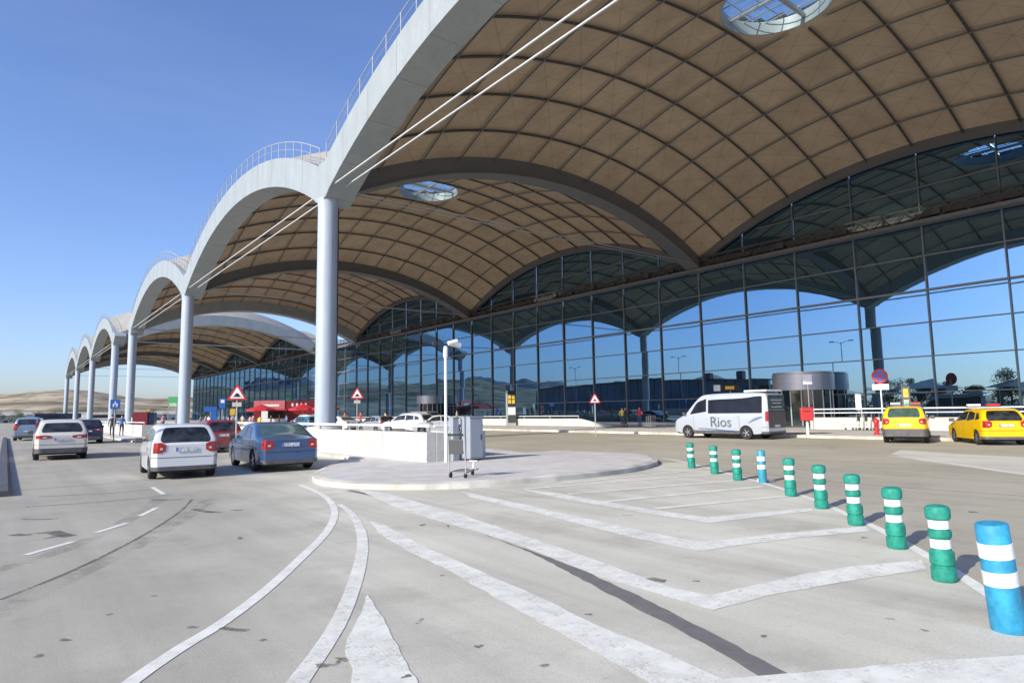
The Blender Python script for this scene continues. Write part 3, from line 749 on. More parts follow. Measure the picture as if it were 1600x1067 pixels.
# island enclosure
rail_wall('island_wall', 10.4, 10.75, 17.7, 45, .92, 'white concrete island wall in front of the large column', rails=((.2, .05),), post=3)
e = empty('island_wall', (10.76, 17.7, .15), 0, 'short grey end wall behind the camera post', 'wall')
MB().box(0, 1.9, 0, .3, -.1, .9).build('wall_panels', 'concrete', e, bevel=.012); MB().tube((0, .15, 1.1), (1.9, .15, 1.1), .04, n=8).build('handrail', 'white_metal', e, smooth=60)
#rail_wall('island_wall', 16.6, 16.9, 20, 60, .85, 'white wall along the far side of the island behind the large column', rails=((.2, .04),), post=3)
rail_wall('island_wall', 8.5, 8.85, 58.5, 100, .9, 'distant white island wall beside the second column', rails=((.2, .04),), post=4)
e = empty('island_wall', (8.86, 58.5, .15), 0, 'short grey wall end right of the white hatchback', 'wall')
MB().box(0, 7, 0, .3, -.1, .9).build('wall_panels', 'concrete', e, bevel=.012)
def jersey(name, p0, p1, label, m='concrete', h=.95, dark=None):
    p0, p1 = Vector(p0), Vector(p1); L = (p1-p0).length; rz = -math.atan2(p1.x-p0.x, p1.y-p0.y)
    e = empty(name, (p0.x, p0.y, p0.z), rz, label, 'barrier')
    prof = [(-.32, 0), (-.32, .08), (-.15, .35), (-.10, h), (.10, h), (.15, .35), (.32, .08), (.32, 0)]
    n = max(1, round(L/6)); b = MB()
    for s_ in range(n):
        a, c = L*s_/n+.01, L*(s_+1)/n-.01; k = len(prof)
        b.add([(x, yy, z) for yy in (a, c) for x, z in prof], [tuple(range(k-1, -1, -1)), tuple(range(k, 2*k))]+[(i, (i+1) % k, k+(i+1) % k, k+i) for i in range(k)])
    fixn(b.build('barrier_body', m, e)); return e
e = empty('lane_divider', (.0, 18.3, 0), 0, 'low dark lane divider running along the far left edge', 'lane divider')
b_ = MB()
for i in range(27):
    b_.add([(x, 2*i+yy, z) for yy in (.01, 1.99) for x, z in ((-.16, 0), (-.12, .13), (.12, .13), (.20, 0))], [(3, 2, 1, 0), (4, 5, 6, 7), (0, 1, 5, 4), (1, 2, 6, 5), (2, 3, 7, 6), (3, 0, 4, 7)])
fixn(b_.build('divider_body', 'trim', e))
jersey('road_barrier', (12.75, 18.6, .15), (12.9, 21.5, .15), 'short grey barrier behind the white utility cabinet', M['kerb'], .85)

# ------------------------------------------------------------------ utility cabinet, camera post, trolley
e = empty('utility_cabinet', (11.9, 17.15, .15), R(0), 'white metal utility cabinet beside the camera post', 'cabinet')
MB().box(-.25, .25, -.02, .52, .06, 1.36).build('cabinet_body', 'cabinet', e, bevel=.01)
MB().box(-.27, .27, -.045, .545, 1.362, 1.40).build('roof', 'cabinet', e, bevel=.008)
MB().box(-.24, .24, 0, .5, 0, .058).build('base', 'dark_metal', e)
MB().box(-.225, .225, -.032, -.021, .12, 1.3).build('door', 'cabinet', e)
MB().box(.15, .19, -.045, -.033, .65, .82).build('handle', 'dark_metal', e)
e = empty('utility_cabinet', (11.42, 17.6, .15), 0, 'narrow white duct cabinet left of the larger cabinet', 'cabinet')
MB().box(-.12, .10, -.02, .25, 0, 1.36).build('cabinet_body', 'cabinet', e, bevel=.01); MB().box(-.13, .11, -.03, .26, 1.362, 1.38).build('roof', 'cabinet', e)

e = empty('camera_post', tuple(G(697, 722, .15)), 0, 'tall white post with surveillance cameras in front of the wall', 'camera post')
MB().rev([(.055, 0), (.055, 1.1), (.045, 1.15), (.045, 3.35)], 14).build('post', 'white_metal', e, smooth=40)
MB().rev([(.06, 3.25), (.075, 3.3), (.075, 3.55), (.05, 3.62)], 14).build('joint_box', 'white_metal', e, smooth=40)
hd = MB().box(-.26, .14, -.08, .08, 3.64, 3.78, Matrix.Rotation(R(8), 4, 'Y')@Matrix.Translation((-.1, 0, 0))); hd.build('camera_housing', 'white_metal', e, bevel=.015)
MB().tube((.02, -.12, 3.7), (.30, -.22, 3.78), .07, n=10).build('camera_housing', 'white_metal', e, smooth=50)
MB().tube((-.33, -.0, 3.70), (-.47, -.0, 3.68), .05, n=10).build('lens', 'dark_metal', e, smooth=50)

def trolley(loc, rz, label, group=None):
    e = empty('luggage_trolley', loc, rz, label, 'trolley', group)
    f = MB()
    for sx in (-.22, .22):
        f.path([(sx, -.38, .08), (sx, -.40, .5), (sx, -.44, 1.0)], .017, 6)
        f.path([(sx, -.38, .12), (sx*.9, .0, .15), (sx*.6, .42, .14)], .016, 6)
    f.tube((-.22, -.44, 1.0), (.22, -.44, 1.0), .02); f.tube((-.22, -.41, .6), (.22, -.41, .6), .014)
    f.tube((-.13, .42, .14), (.13, .42, .14), .016)
    for i in range(5): xx = -.16+.08*i; f.tube((xx, -.36, .13), (xx*.8, .38, .15), .007, n=5)
    f.path([(0, .40, .14), (0, .46, .32)], .018, 6); f.tube((-.13, .46, .33), (.13, .46, .33), .016)
    f.build('frame', 'grey_metal', e)
    MB().box(-.19, .19, -.47, -.45, .56, .90).build('panel', 'dark_metal', e, bevel=.01)
    MB().tube((-.2, -.47, 1.01), (.2, -.47, 1.01), .024).build('handle', 'black', e)
    for p in ((-.2, -.36, .06), (.2, -.36, .06), (0, .38, .06)):
        MB().tube((p[0]-.018, p[1], p[2]), (p[0]+.018, p[1], p[2]), .06, n=14).build('wheel', 'black', e, smooth=40)
    return e
tr0 = trolley(tuple(G(727, 744, .15)), R(-62), 'single empty luggage trolley standing on the island pavement')
for i, px in enumerate((1012, 1020, 1028)):
    c = copy_tree(tr0); place(c, (41.6-.25*i, 35.4-.42*i, .15), R(-20), 'luggage trolleys nested in a row to the left of the white van', 'nested trolleys beside the van')
for i in range(4):
    c = copy_tree(tr0); place(c, (42.6, 19.4-.45*i, .15), R(0), 'luggage trolleys nested behind the left yellow taxi', 'nested trolleys behind the taxi')
for i in range(5):
    c = copy_tree(tr0); place(c, (41.0, 73-.5*i, .15), R(0), 'luggage trolleys nested near the distant entrance drum', 'nested trolleys at the distant entrance')

# ------------------------------------------------------------------ bollards
def bollard_proto(blue=False):
    r = empty('lane_bollard', (0, 0, 0), 0)
    if blue:
        MB().rev([(.112, 0), (.115, .02), (.112, .30), (.108, .78), (.100, .79), (.02, .792)], 28).build('post_body', 'blue_plastic', r, smooth=40)
        bands = ((.335, .445), (.535, .65)); rb_ = .1135
    else:
        MB().rev([(.10, 0), (.108, .02), (.108, .125), (.094, .135), (.094, .145), (.106, .16), (.108, .20), (.106, .27), (.09, .285), (.086, .30), (.086, .40), (.100, .415), (.103, .45), (.098, .475), (.086, .485), (.086, .60)], 28).build('post_body', 'green_plastic', r, smooth=35)
        MB().rev([(.094, .578), (.106, .59), (.110, .62), (.109, .675), (.098, .70), (.06, .712), (.0, .714)], 28).build('head', 'green_plastic', r, smooth=35)
        bands = ((.305, .393), (.490, .575)); rb_ = .0905
    for a, b in bands: MB().rev([(rb_-.01, a), (rb_, a+.003), (rb_, b-.003), (rb_-.01, b)], 28).build('reflective_band', 'reflective', r, smooth=50)
    return r
gb = bollard_proto(); bb = bollard_proto(True)
M['teal_plastic'] = mat('pale_blue_plastic', (.03, .25, .34), .5, var=.15, scale=6)
for c_ in kids(bb):
    if c_.name.startswith('post_body'): c_.data = c_.data.copy(); c_.data.materials.clear(); c_.data.materials.append(M['teal_plastic'])
Bb = bollard_proto(True)
# (base px, lean x, lean y, kind, label)
BOL = [((1081, 731), -3, 1, 'g', 'green banded bollard farthest from the camera, left end of the row'),
       ((1117, 740), -1, -2, 'g', 'second small green banded bollard from the far left end'),
       ((1153, 750), -1.5, 1, 'g', 'green banded bollard just left of the distant blue one'),
       ((1192, 754), -1, 0, 'b', 'distant blue banded bollard with broken base among green ones'),
       ((1236, 775), -.5, -1, 'g', 'green banded bollard just right of the distant blue one'),
       ((1284, 794), -1.5, 1, 'g', 'green banded bollard with a small yellow mark on its head'),
       ((1338, 820), -1.5, -1, 'g', 'green banded bollard fourth nearest along the row'),
       ((1402, 856), -2, 1, 'g', 'green banded bollard third nearest, on the thin white line'),
       ((1476, 907), -1, -.5, 'g', 'largest green banded bollard beside the leaning blue one'),
       ((1577, 985), -5.2, 1, 'B', 'leaning plain blue banded bollard nearest the camera')]
first = {'g': gb, 'b': bb, 'B': Bb}; used = set()
for (px, lx, ly, kd, lab) in BOL:
    k = kd; o = copy_tree(first[k]) if k in used else first[k]; used.add(k)
    p = G(*px); p.z = .006
    o.location = p; o['label'] = lab; o['category'] = 'bollard'; o['group'] = 'lane bollards along the white line'
    ax = RT*1.0; o.rotation_euler = Matrix.Rotation(R(lx), 3, Vector((_sy, _cy, 0))).to_euler() if True else None
    e_ = (Matrix.Rotation(R(ly), 3, RT) @ Matrix.Rotation(R(lx), 3, Vector((_sy, _cy, 0)))).to_euler()
    o.rotation_euler = e_
    o.scale = (.82, .82, .9) if kd == 'b' else (1, 1, 1)
db = MB()
q = G(1196, 752)
for i in range(7): 
    a = i*.9; db.box(q.x+.10*math.cos(a)*(1+i*.15)-.05, q.x+.10*math.cos(a)*(1+i*.15)+.05, q.y+.12*math.sin(a)-.04, q.y+.12*math.sin(a)+.04, .008, .03+.01*(i % 3))
tag(db.build('broken_base', 'reflective', bevel=.004), 'broken white rubble pieces at the foot of the distant blue bollard', 'debris')

# ------------------------------------------------------------------ signs
BLK = M['black']
def tri_pts(r, dz): return [(r*math.sin(a), dz+r*math.cos(a)) for a in (R(0), R(120), R(240))]
def rounded_tri(r, dz, cr):
    out = []
    for a in (0, 120, 240):
        c = Vector(((r-2*cr)*math.sin(R(a)), dz+(r-2*cr)*math.cos(R(a))))
        for b in (-60, -30, 0, 30, 60): out.append((c.x+cr*math.sin(R(a+b)), c.y+cr*math.cos(R(a+b))))
    return out
TX = Matrix.Rotation(R(90), 4, 'X')      # prism XY -> XZ, thickness towards -Y
def warn_sign(loc, top, size, label, face=None, plate=True):
    d = Vector((loc[0], loc[1])); rz = -math.atan2(d.x, d.y) if face is None else face
    e = empty('warning_sign', loc, rz, label, 'road sign', 'triangular warning signs')
    h = top-size*.577-loc[2]; rr = size*.60
    MB().tube((0, .04, 0), (0, .04, h+rr*.6), .035, n=10).build('post', 'grey_metal', e, smooth=50)
    MB().prism(rounded_tri(rr, h, .04), 0, .02, TX).build('red_border', 'red', e)
    MB().prism(rounded_tri(rr*.70, h, .02), .021, .026, TX).build('white_face', 'signwhite', e)
    s_ = rr*.42
    MB().prism([(-s_, h-.22*rr), (-s_*.55, h-.12*rr), (-s_*.3, h+.08*rr), (0, h+.14*rr), (s_*.3, h+.08*rr), (s_*.55, h-.12*rr), (s_, h-.22*rr)], .027, .03, TX).build('symbol', BLK, e)
    if plate: MB().box(-.2, .2, -.01, .01, h-rr*.5-.30, h-rr*.5-.1).build('plate', 'kerb', e)
    return e
warn_sign((8.4, 31.5, 0), 3.15, .85, 'triangular warning sign on a post behind the blue sedan')
warn_sign((18.0, 39.5, .15), 3.4, .85, 'triangular warning sign just right of the large column')
p = G(931, 678, .15); warn_sign((p.x, p.y, 0), 2.75, .72, 'small triangular warning sign before the glass facade left of the van', plate=False)
# no-stopping sign
p = G(1381, 672, .15); rz = -math.atan2(p.x, p.y)
e = empty('no_stopping_sign', (p.x, p.y, .15), rz, 'round red and blue no stopping sign on a white post behind the taxi', 'road sign')
hz = 3.35
MB().tube((0, .04, 0), (0, .04, hz), .04, n=10).build('post', 'white_metal', e, smooth=50)
def disc(r, n=36): return [(r*math.cos(2*math.pi*i/n), hz+r*math.sin(2*math.pi*i/n)) for i in range(n)]
MB().prism(disc(.45), 0, .02, TX).build('red_disc', 'red', e); MB().prism(disc(.33), .021, .025, TX).build('blue_disc', 'signblue', e)
for a in (45, -45):
    MB().prism([(math.cos(R(a))*x-math.sin(R(a))*y_, hz+math.sin(R(a))*x+math.cos(R(a))*y_) for x, y_ in ((-.33, -.045), (.33, -.045), (.33, .045), (-.33, .045))], .026+(.002 if a > 0 else 0), .029+(.002 if a > 0 else 0), TX).build('red_bar', 'red', e)
MB().box(-.45, .45, -.015, .015, hz-.85, hz-.5).build('plate', 'signwhite', e)
# sign at the left edge
e = empty('no_entry_sign', (-.72, 19.5, 0), 0, 'round red sign cut off at the far left edge', 'road sign'); hz = 3.15
MB().tube((0, .04, 0), (0, .04, hz), .04, n=10).build('post', 'grey_metal', e, smooth=50)
MB().prism(disc(.33), 0, .02, TX).build('red_disc', 'red', e); MB().box(-.24, .24, -.025, -.021, hz-.06, hz+.06).build('white_bar', 'signwhite', e)
# blue parking sign by the fourth column
def board_sign(name, loc, w_, z0, z1, m, label, cat='sign', sym=None, posts=1, group=None, thick=.05):
    rz = -math.atan2(loc[0], loc[1]); e = empty(name, loc, rz, label, cat, group)
    for i in range(posts):
        xx = 0 if posts == 1 else (-w_/2+.05+i*(w_-.1)/(posts-1))
        MB().tube((xx, .05, 0), (xx, .05, z1-.05), .035, n=8).build('post', 'grey_metal', e, smooth=50)
    MB().box(-w_/2, w_/2, -thick/2, thick/2, z0, z1).build('panel', m, e, bevel=.008)
    if sym:
        for (a, b, c, d, mm) in sym: MB().box(-w_/2+a*w_, -w_/2+b*w_, -thick/2-.006, -thick/2-.001, z0+c*(z1-z0), z0+d*(z1-z0)).build('symbol', mm, e)
    return e
board_sign('direction_sign', (6.03, 53.3, 0), .6, 2.3, 2.95, 'signblue', 'small blue square sign with white symbol before the fourth column', sym=[(.25, .4, .2, .55, 'signwhite'), (.42, .55, .45, .8, 'signwhite'), (.58, .75, .2, .6, 'signwhite')])
board_sign('direction_sign', (15.3, 62, .15), .5, 2.2, 3.1, 'signblue', 'blue upright panel sign left of the red kiosk', sym=[(.2, .8, .55, .85, 'signwhite')])
board_sign('direction_sign', (20.3, 88, .15), 1.5, 2.1, 2.7, 'signblue', 'wide low blue sign among the crowd beyond the wall')
board_sign('direction_sign', (17.3, 66, .15), .32, 1.6, 2.2, 'yellow', 'small yellow sign among the crowd beyond the wall')
board_sign('direction_sign', (20.3, 78, .15), .45, 1.6, 2.3, 'yellow', 'yellow board beneath the blue panel sign beyond the wall')
board_sign('billboard', (34, 187, 0), 2.2, 4.0, 6.8, 'signgreen', 'distant green billboard between the second and third columns', 'billboard', sym=[(.1, .9, .1, .4, 'signwhite')], posts=2)
# info totem with yellow squares
e = empty('information_totem', (44.2-1.2, 55.2, .15), -math.atan2(43, 55), 'black information totem with yellow pictograms standing before the parapet', 'totem')
MB().box(-.62, .45, -.12, .12, 0, 3.75).build('totem_body', 'grey_metal', e, bevel=.02)
MB().box(-.42, .44, -.15, -.122, 2.0, 3.74).build('panel', 'black', e)
for i in range(2):
    for j in range(2): MB().box(-.36+.4*i, -.05+.4*i, -.16, -.151, 2.35+.5*j, 2.75+.5*j).build('pictogram', 'yellow', e)
MB().box(-.36, .38, -.16, -.122, 1.2, 1.9).build('notice', 'signwhite', e)
MB().box(-.42, .44, -.16, -.122, .3, 1.1).build('lower_panel', 'dark_metal', e)
# hanging yellow sign on the facade above the van
e = empty('hanging_sign', (46.5, 30.6, 3.05), -math.atan2(46.5, 30.6), 'black and yellow sign hanging on the facade above the van roof', 'sign')
MB().box(-.75, .75, -.1, .1, 0, .5).build('panel', 'black', e, bevel=.02); MB().box(-.4, .3, -.115, -.102, .12, .38).build('symbol', 'yellow', e)
MB().box(-1.3, -.78, -.1, .1, .0, .5).build('side_panel', 'grey_metal', e); MB().tube((0, .05, -2.9), (0, .05, 0), .04).build('bracket', 'grey_metal', e)
e = empty('hanging_sign', (43.0, 22.3, 3.2), -math.atan2(43.6, 22), 'small white square sign on the right of the entrance drum', 'sign')
MB().box(-.28, .28, -.03, .03, 0, .65).build('panel', 'signwhite', e); MB().tube((0, .04, -3.05), (0, .04, .6), .03).build('post', 'grey_metal', e)
e = empty('notice_board', (44.9, 19.9, 1.4), -math.atan2(44.9, 19.9), 'white notice on the dark glass left of the no stopping sign', 'notice')
MB().box(-.17, .17, -.02, .02, 0, 1.1).build('panel', 'signwhite', e); MB().tube((0, .03, -1.25), (0, .03, 1), .03).build('post', 'grey_metal', e)
# tall brown board behind the left taxi
board_sign('billboard', (40.5, 15.3, .15), .42, 1.2, 2.6, 'trim', 'narrow upright board rising behind the left taxi roof', 'sign', sym=[(.2, .8, .55, .9, 'yellow'), (.2, .8, .1, .45, 'kerb')])
# red post box on the kerb, red hydrant
p = G(1253, 682, .15)
e = empty('post_box', (35.0, 35.0/math.tan(YAW+math.atan((1255-800)/F)), .15), R(-55), 'red box on a white post beside the rear of the van', 'post box')
MB().box(-.06, .06, -.06, .06, 0, .75).build('post', 'white_metal', e)
MB().box(-.32, .32, -.25, .25, .76, 1.45).build('box_body', 'red', e, bevel=.05); MB().box(-.2, .2, -.265, -.251, 1.25, 1.3).build('slot', 'black', e); MB().box(-.34, .34, -.27, .27, 1.452, 1.49).build('lid', 'red', e, bevel=.01)
p = G(1357, 680, .15)
e = empty('fire_hydrant', (p.x+1, p.y, .15), 0, 'slim red hydrant standing left of the first taxi', 'hydrant')
MB().rev([(.16, 0), (.16, .06), (.11, .08), (.11, .62), (.15, .64), (.15, .70), (.12, .78), (.05, .86), (.02, .9)], 18).build('hydrant_body', 'red', e, smooth=40)
MB().tube((-.2, 0, .5), (.2, 0, .5), .05).build('outlet', 'red', e, smooth=40)

# ------------------------------------------------------------------ vehicles
def lerp_prof(prof, y):
    if y <= prof[0][0]: return prof[0][1]
    for (a, za), (b, zb) in zip(prof, prof[1:]):
        if y <= b:
            t = (y-a)/(b-a); return za+(zb-za)*t
    return prof[-1][1]
def smooth_prof(prof, k=2):
    for _ in range(k):
        q = [prof[0]]
        for a, b in zip(prof, prof[1:]):
            q += [(a[0]*.75+b[0]*.25, a[1]*.75+b[1]*.25), (a[0]*.25+b[0]*.75, a[1]*.25+b[1]*.75)]
        q.append(prof[-1]); prof = q
    return prof
def make_car(name, L, Wd, prof, belt, wheels, wr, paint, zb=.22, tumble=.25, rearwin=None, windscreen=None, side=None, lights='mid', cat='car', tl=None, cladding=None, rearglass='carglass', plate_z=.78, rails=False, roofsign=False, archr=1.14, plateW=.5):
    root = empty(name, (0, 0, 0)); root['category'] = cat
    hw = Wd/2; P = smooth_prof(prof); top = lambda y: lerp_prof(P, y); zmax = max(z for _, z in P)
    def plan(y):
        t = min(1, abs(y)/(L/2)); return 1-.05*t**3-.13*max(0, (t-.9)/.1)**2
    def wid(y, z):
        b = belt(y)
        if z <= b: f = 1-.035*(max(0, (b-.25-z))/.6)**2 - .015*max(0, (z-(b-.25))/.25)
        else: f = .985-tumble*((z-b)/max(.3, zmax-b))**1.15
        return hw*plan(y)*f
    def bot(y):
        z = zb+.10*max(0, (abs(y)/(L/2)-.8)/.2)
        for yw in wheels:
            d = abs(y-yw); ra = wr*archr
            if d < ra: z = max(z, wr+math.sqrt(ra*ra-d*d))
        return min(z, top(y)-.1)
    st = set(round(-L/2+L*i/44, 3) for i in range(45)) | {-L/2+.02, -L/2+.06, L/2-.02, L/2-.06}
    for yw in wheels:
        for i in range(15): st.add(round(yw-wr*archr*math.cos(math.pi*i/14), 4))
    st = sorted(st); rows = 12; mb = MB(); ring = 0
    for y in st:
        t = top(y); b = bot(y); pts = []
        we = wid(y, t-.07)
        pts.append((0, b)); pts.append((.72*wid(y, b), b))
        for i in range(rows+1):
            z = b+(t-.075-b)*i/rows; pts.append((wid(y, z), z))
        for f, dz in ((.97, .045), (.90, .022), (.75, .010), (.5, .002), (0, 0)): pts.append((we*f, t-dz))
        full = pts+[(-x, z) for x, z in pts[-2:0:-1]]
        ring = len(full); mb.v += [(x, y, z) for x, z in full]
    for i in range(len(st)-1):
        for j in range(ring):
            a = i*ring+j; b = i*ring+(j+1) % ring; mb.f.append((a, b, b+ring, a+ring))
    mb.f.append(tuple(range(ring))); k = (len(st)-1)*ring; mb.f.append(tuple(k+ring-1-j for j in range(ring)))
    body = fixn(mb.build('body', paint, root, smooth=38))
    # dark underside
    MB().box(-hw*.8, hw*.8, -L/2+.15, L/2-.15, zb-.04, zb+.06).build('underbody', 'black', root)
    for yw in wheels: MB().box(-hw*.9, hw*.9, yw-wr*1.1, yw+wr*1.1, wr*.9, wr*2.02).build('wheel_housing', 'black', root)
    def side_patch(poly, off=.007, nm='side_window', m='carglass', sides=(-1, 1)):
        for s_ in sides:
            g = MB(); n = 6
            zs = sorted(set(p[1] for p in poly)); zlo, zhi = zs[0], zs[-1]
            def span(z):
                xs = []
                for (a, za), (b, zb_) in zip(poly, poly[1:]+poly[:1]):
                    if (za-z)*(zb_-z) <= 0 and abs(za-zb_) > 1e-6: xs.append(a+(b-a)*(z-za)/(zb_-za))
                return min(xs), max(xs)
            def fn(u, v):
                z = zlo+(zhi-zlo)*min(.999, max(.001, v)); a, b = span(z); yy = a+(b-a)*u
                return s_*(wid(yy, z)+off), yy, z
            g.grid(fn, 8, n); o = g.build(nm, m, root, smooth=60); fixn(o)
    for poly in (side or []): side_patch(poly)
    def top_patch(y0, y1, fr0, fr1, nm, m, off=.008, drop=0):
        g = MB()
        def fn(u, v):
            y = y0+(y1-y0)*v; fr = fr0+(fr1-fr0)*v; t = top(y); we = wid(y, t-.07); uu = (u*2-1)*fr*(1-.07*abs(2*v-1)**6)
            dz = .03*abs(uu)**3
            sl = (top(y+.01)-top(y-.01))/.02; nl = math.hypot(sl, 1)
            return uu*we, y-sl/nl*off, t-dz+off/nl
        g.grid(fn, 12, 8); return fixn(g.build(nm, m, root, smooth=60))
    if rearwin: top_patch(*rearwin, 'rear_window', rearglass)
    if windscreen: top_patch(*windscreen, 'windscreen', 'carglass')
    # wheels
    for yw in wheels:
        for s_ in (-1, 1):
            xo = s_*(hw*.975)
            w_ = MB(); T = Matrix.Translation((xo, yw, wr)) @ Matrix.Rotation(R(90)*s_, 4, 'Y')
            w_.rev([(wr*.62, -.20), (wr*.93, -.20), (wr, -.17), (wr, -.03), (wr*.94, 0), (wr*.68, 0.0), (wr*.64, -.015)], 32, T=T)
            tyre = w_.build('wheel', 'black', root, smooth=40)
            rm = MB(); rm.rev([(wr*.66, -.02), (wr*.66, -.012), (wr*.58, -.03), (wr*.2, -.028), (wr*.12, -.01), (.01, -.01)], 30, T=T); rm.build('rim', 'rim', tyre, smooth=40)
            sp = MB()
            for i in range(5):
                a = 2*math.pi*i/5+.3
                T2 = T @ Matrix.Rotation(a, 4, 'Z'); sp.box(.17*wr, .60*wr, -.025, .025, -.03, -.008, T2)
                sp2 = T @ Matrix.Rotation(a+.63, 4, 'Z')
            sp.build('spokes', 'rim', tyre)
            hb = MB()
            for i in range(5):
                a = 2*math.pi*(i+.5)/5+.3; T2 = T @ Matrix.Rotation(a, 4, 'Z'); hb.add([T2 @ Vector(p) for p in ((.25*wr, -.02, -.0265), (.56*wr, -.12, -.0265), (.60*wr, 0, -.0265), (.56*wr, .12, -.0265), (.25*wr, .02, -.0265))], [(0, 1, 2, 3, 4)])
            fixn(hb.build('hub_gaps', 'dark_metal', tyre))
    # tail lights: wrap-around lenses
    for s_ in (-1, 1):
        z0, z1, ww, dep = tl or (.72, .98, .26, .3)
        g = MB(); yr = -L/2
        def ln(u, v):
            z = z0+(z1-z0)*v; tot = ww+dep; d = u*tot
            if d < ww: x = wid(yr, z)-ww+d; yy = yr-.012; x = min(x, wid(yr, z)-.0); return s_*(x+.012*u), yy, z
            yy = yr+(d-ww); return s_*(wid(yy, z)+.010), yy, z
        g.grid(ln, 14, 4)
        for i_, v_ in enumerate(g.v):
            k_ = max(0, 1-(i_//5)/5); g.v[i_] = (v_[0], v_[1], (z0+z1)/2+.01+(v_[2]-(z0+z1)/2)*(1-.42*k_))
        ll = g; lo = fixn(g.build('tail_light', 'tail', root, smooth=50))
        zc_ = z0+(z1-z0)*.45; xx_ = wid(yr, zc_)-ww*.62
        MB().box(min(s_*xx_, s_*(xx_+ww*.34)), max(s_*xx_, s_*(xx_+ww*.34)), yr-.017, yr-.0125, zc_-.025, zc_+.025).build('reversing_lens', 'lampglass', lo)
        if tl is None or tl[3] > 0:
            hx = wid(L/2-.05, .65)
            MB().box(-.2, .2, -.06, .05, -.07, .07, Matrix.Translation((s_*(hx-.18), L/2-.05, .68)) @ Matrix.Rotation(R(-18)*s_, 4, 'Z')).build('headlight', 'lampglass', root, bevel=.02)
        mx = wid(windscreen[0] if windscreen else L*.2, belt(0)+.05)
        my = (windscreen[0] if windscreen else L*.2)
        MB().box(-.10, .10, -.06, .06, -.07, .08, Matrix.Translation((s_*(mx+.13), my, belt(my)+.07))).build('mirror', 'trim', root, bevel=.03)
    yr = -L/2
    pz = plate_z
    pl_ = MB().box(-plateW/2, plateW/2, yr-.028, yr-.016, pz-.055, pz+.055).build('number_plate', 'plate', root)
    gph = MB()
    rr_ = random.Random(int(L*100))
    for i in range(7):
        if i == 4: continue
        xx = -plateW/2+.08+i*(plateW-.14)/7; gph.box(xx, xx+.035, yr-.0305, yr-.0285, pz-.035, pz+.035) if False else None
    MB().box(-plateW/2, -plateW/2+.04, yr-.031, yr-.0285, pz-.055, pz+.055).build('plate_band', 'signblue', pl_)
    # bumper lip + seams
    def band(z0, z1, nm, m, off=.012, yend=.55):
        g = MB()
        def fn(u, v):
            z = z0+(z1-z0)*v; d = (u*2-1); s_ = 1 if d > 0 else -1; d = abs(d); wr_ = wid(yr, z); tot = wr_+yend; q = d*tot
            if q < wr_: return s_*q, yr-off, z
            yy = yr+(q-wr_); return s_*(wid(yy, z)+off), yy, z
        g.grid(fn, 40, 3); return fixn(g.build(nm, m, root, smooth=50))
    if cladding:
        band(zb+.03, cladding, 'rear_bumper', 'trim', .02, min(.5, -(-L/2)+wheels[0]-wr*archr-.02 if False else .35))
        for yy0, yy1 in ((wheels[0]+wr*archr, wheels[1]-wr*archr),):
            side_patch([(yy0, zb+.01), (yy1, zb+.01), (yy1, zb+.17), (yy0, zb+.17)], .01, 'sill_trim', 'trim')
    else:
        band(zb+.02, zb+.13, 'rear_bumper', 'trim', .010, .30)
    band(zb+.36, zb+.375, 'bumper_seam', 'black', .004, .30)
    bz = belt(0)
    for yy in (wheels[1]-wr*archr-.05, (wheels[0]+wheels[1])/2-.05, wheels[0]+wr*archr*.9):
        side_patch([(yy-.006, zb+.15), (yy+.006, zb+.15), (yy+.006, bz-.02), (yy-.006, bz-.02)], .003, 'door_seam', 'black')
    for yy in ((wheels[0]+wheels[1])/2+.05, wheels[0]+wr*1.3):
        side_patch([(yy, bz-.12), (yy+.17, bz-.12), (yy+.17, bz-.085), (yy, bz-.085)], .02, 'door_handle', paint)
    if rails:
        for s_ in (-1, 1):
            x = wid(0, zmax-.07)*.92; MB().path([(s_*x, -L*.30, top(-L*.30)+.0), (s_*x, -L*.25, top(-L*.25)+.05), (s_*x, L*.02, top(L*.02)+.05), (s_*x, L*.07, top(L*.07)-.02)], .02, 6).build('roof_rail', 'grey_metal', root)
    if roofsign:
        MB().box(-.62, .62, -.14, .14, zmax+.02, zmax+.07, Matrix.Translation((0, .1, 0))).build('roof_bar', 'trim', root, bevel=.01)
        MB().box(-.60, -.2, -.1, .1, zmax+.072, zmax+.15, Matrix.Translation((0, .1, 0))).build('roof_sign', 'signwhite', root, bevel=.015)
        MB().box(-.06, .1, -.08, .08, zmax+.072, zmax+.2, Matrix.Translation((0.05, .1, 0))).build('roof_lamp', 'signgreen', root, bevel=.02)
        MB().box(.2, .60, -.1, .1, zmax+.072, zmax+.15, Matrix.Translation((0, .1, 0))).build('roof_sign', 'red', root, bevel=.015)
    return root
CP = {k: carpaint('car_'+k, c, mt) for k, c, mt in (('white', (.60, .62, .65), 0), ('pearl', (.60, .58, .54), 0), ('blue', (.05, .105, .23), .45), ('red', (.22, .012, .02), .2), ('navy', (.012, .022, .07), .4), ('steel', (.22, .30, .42), .4), ('yellow', (.74, .46, .0), 0), ('silver', (.42, .43, .45), .6), ('van', (.43, .47, .53), .2), ('black', (.02, .02, .025), .2), ('teal', (.05, .2, .3), .3))}
flat = lambda z: (lambda y: z)
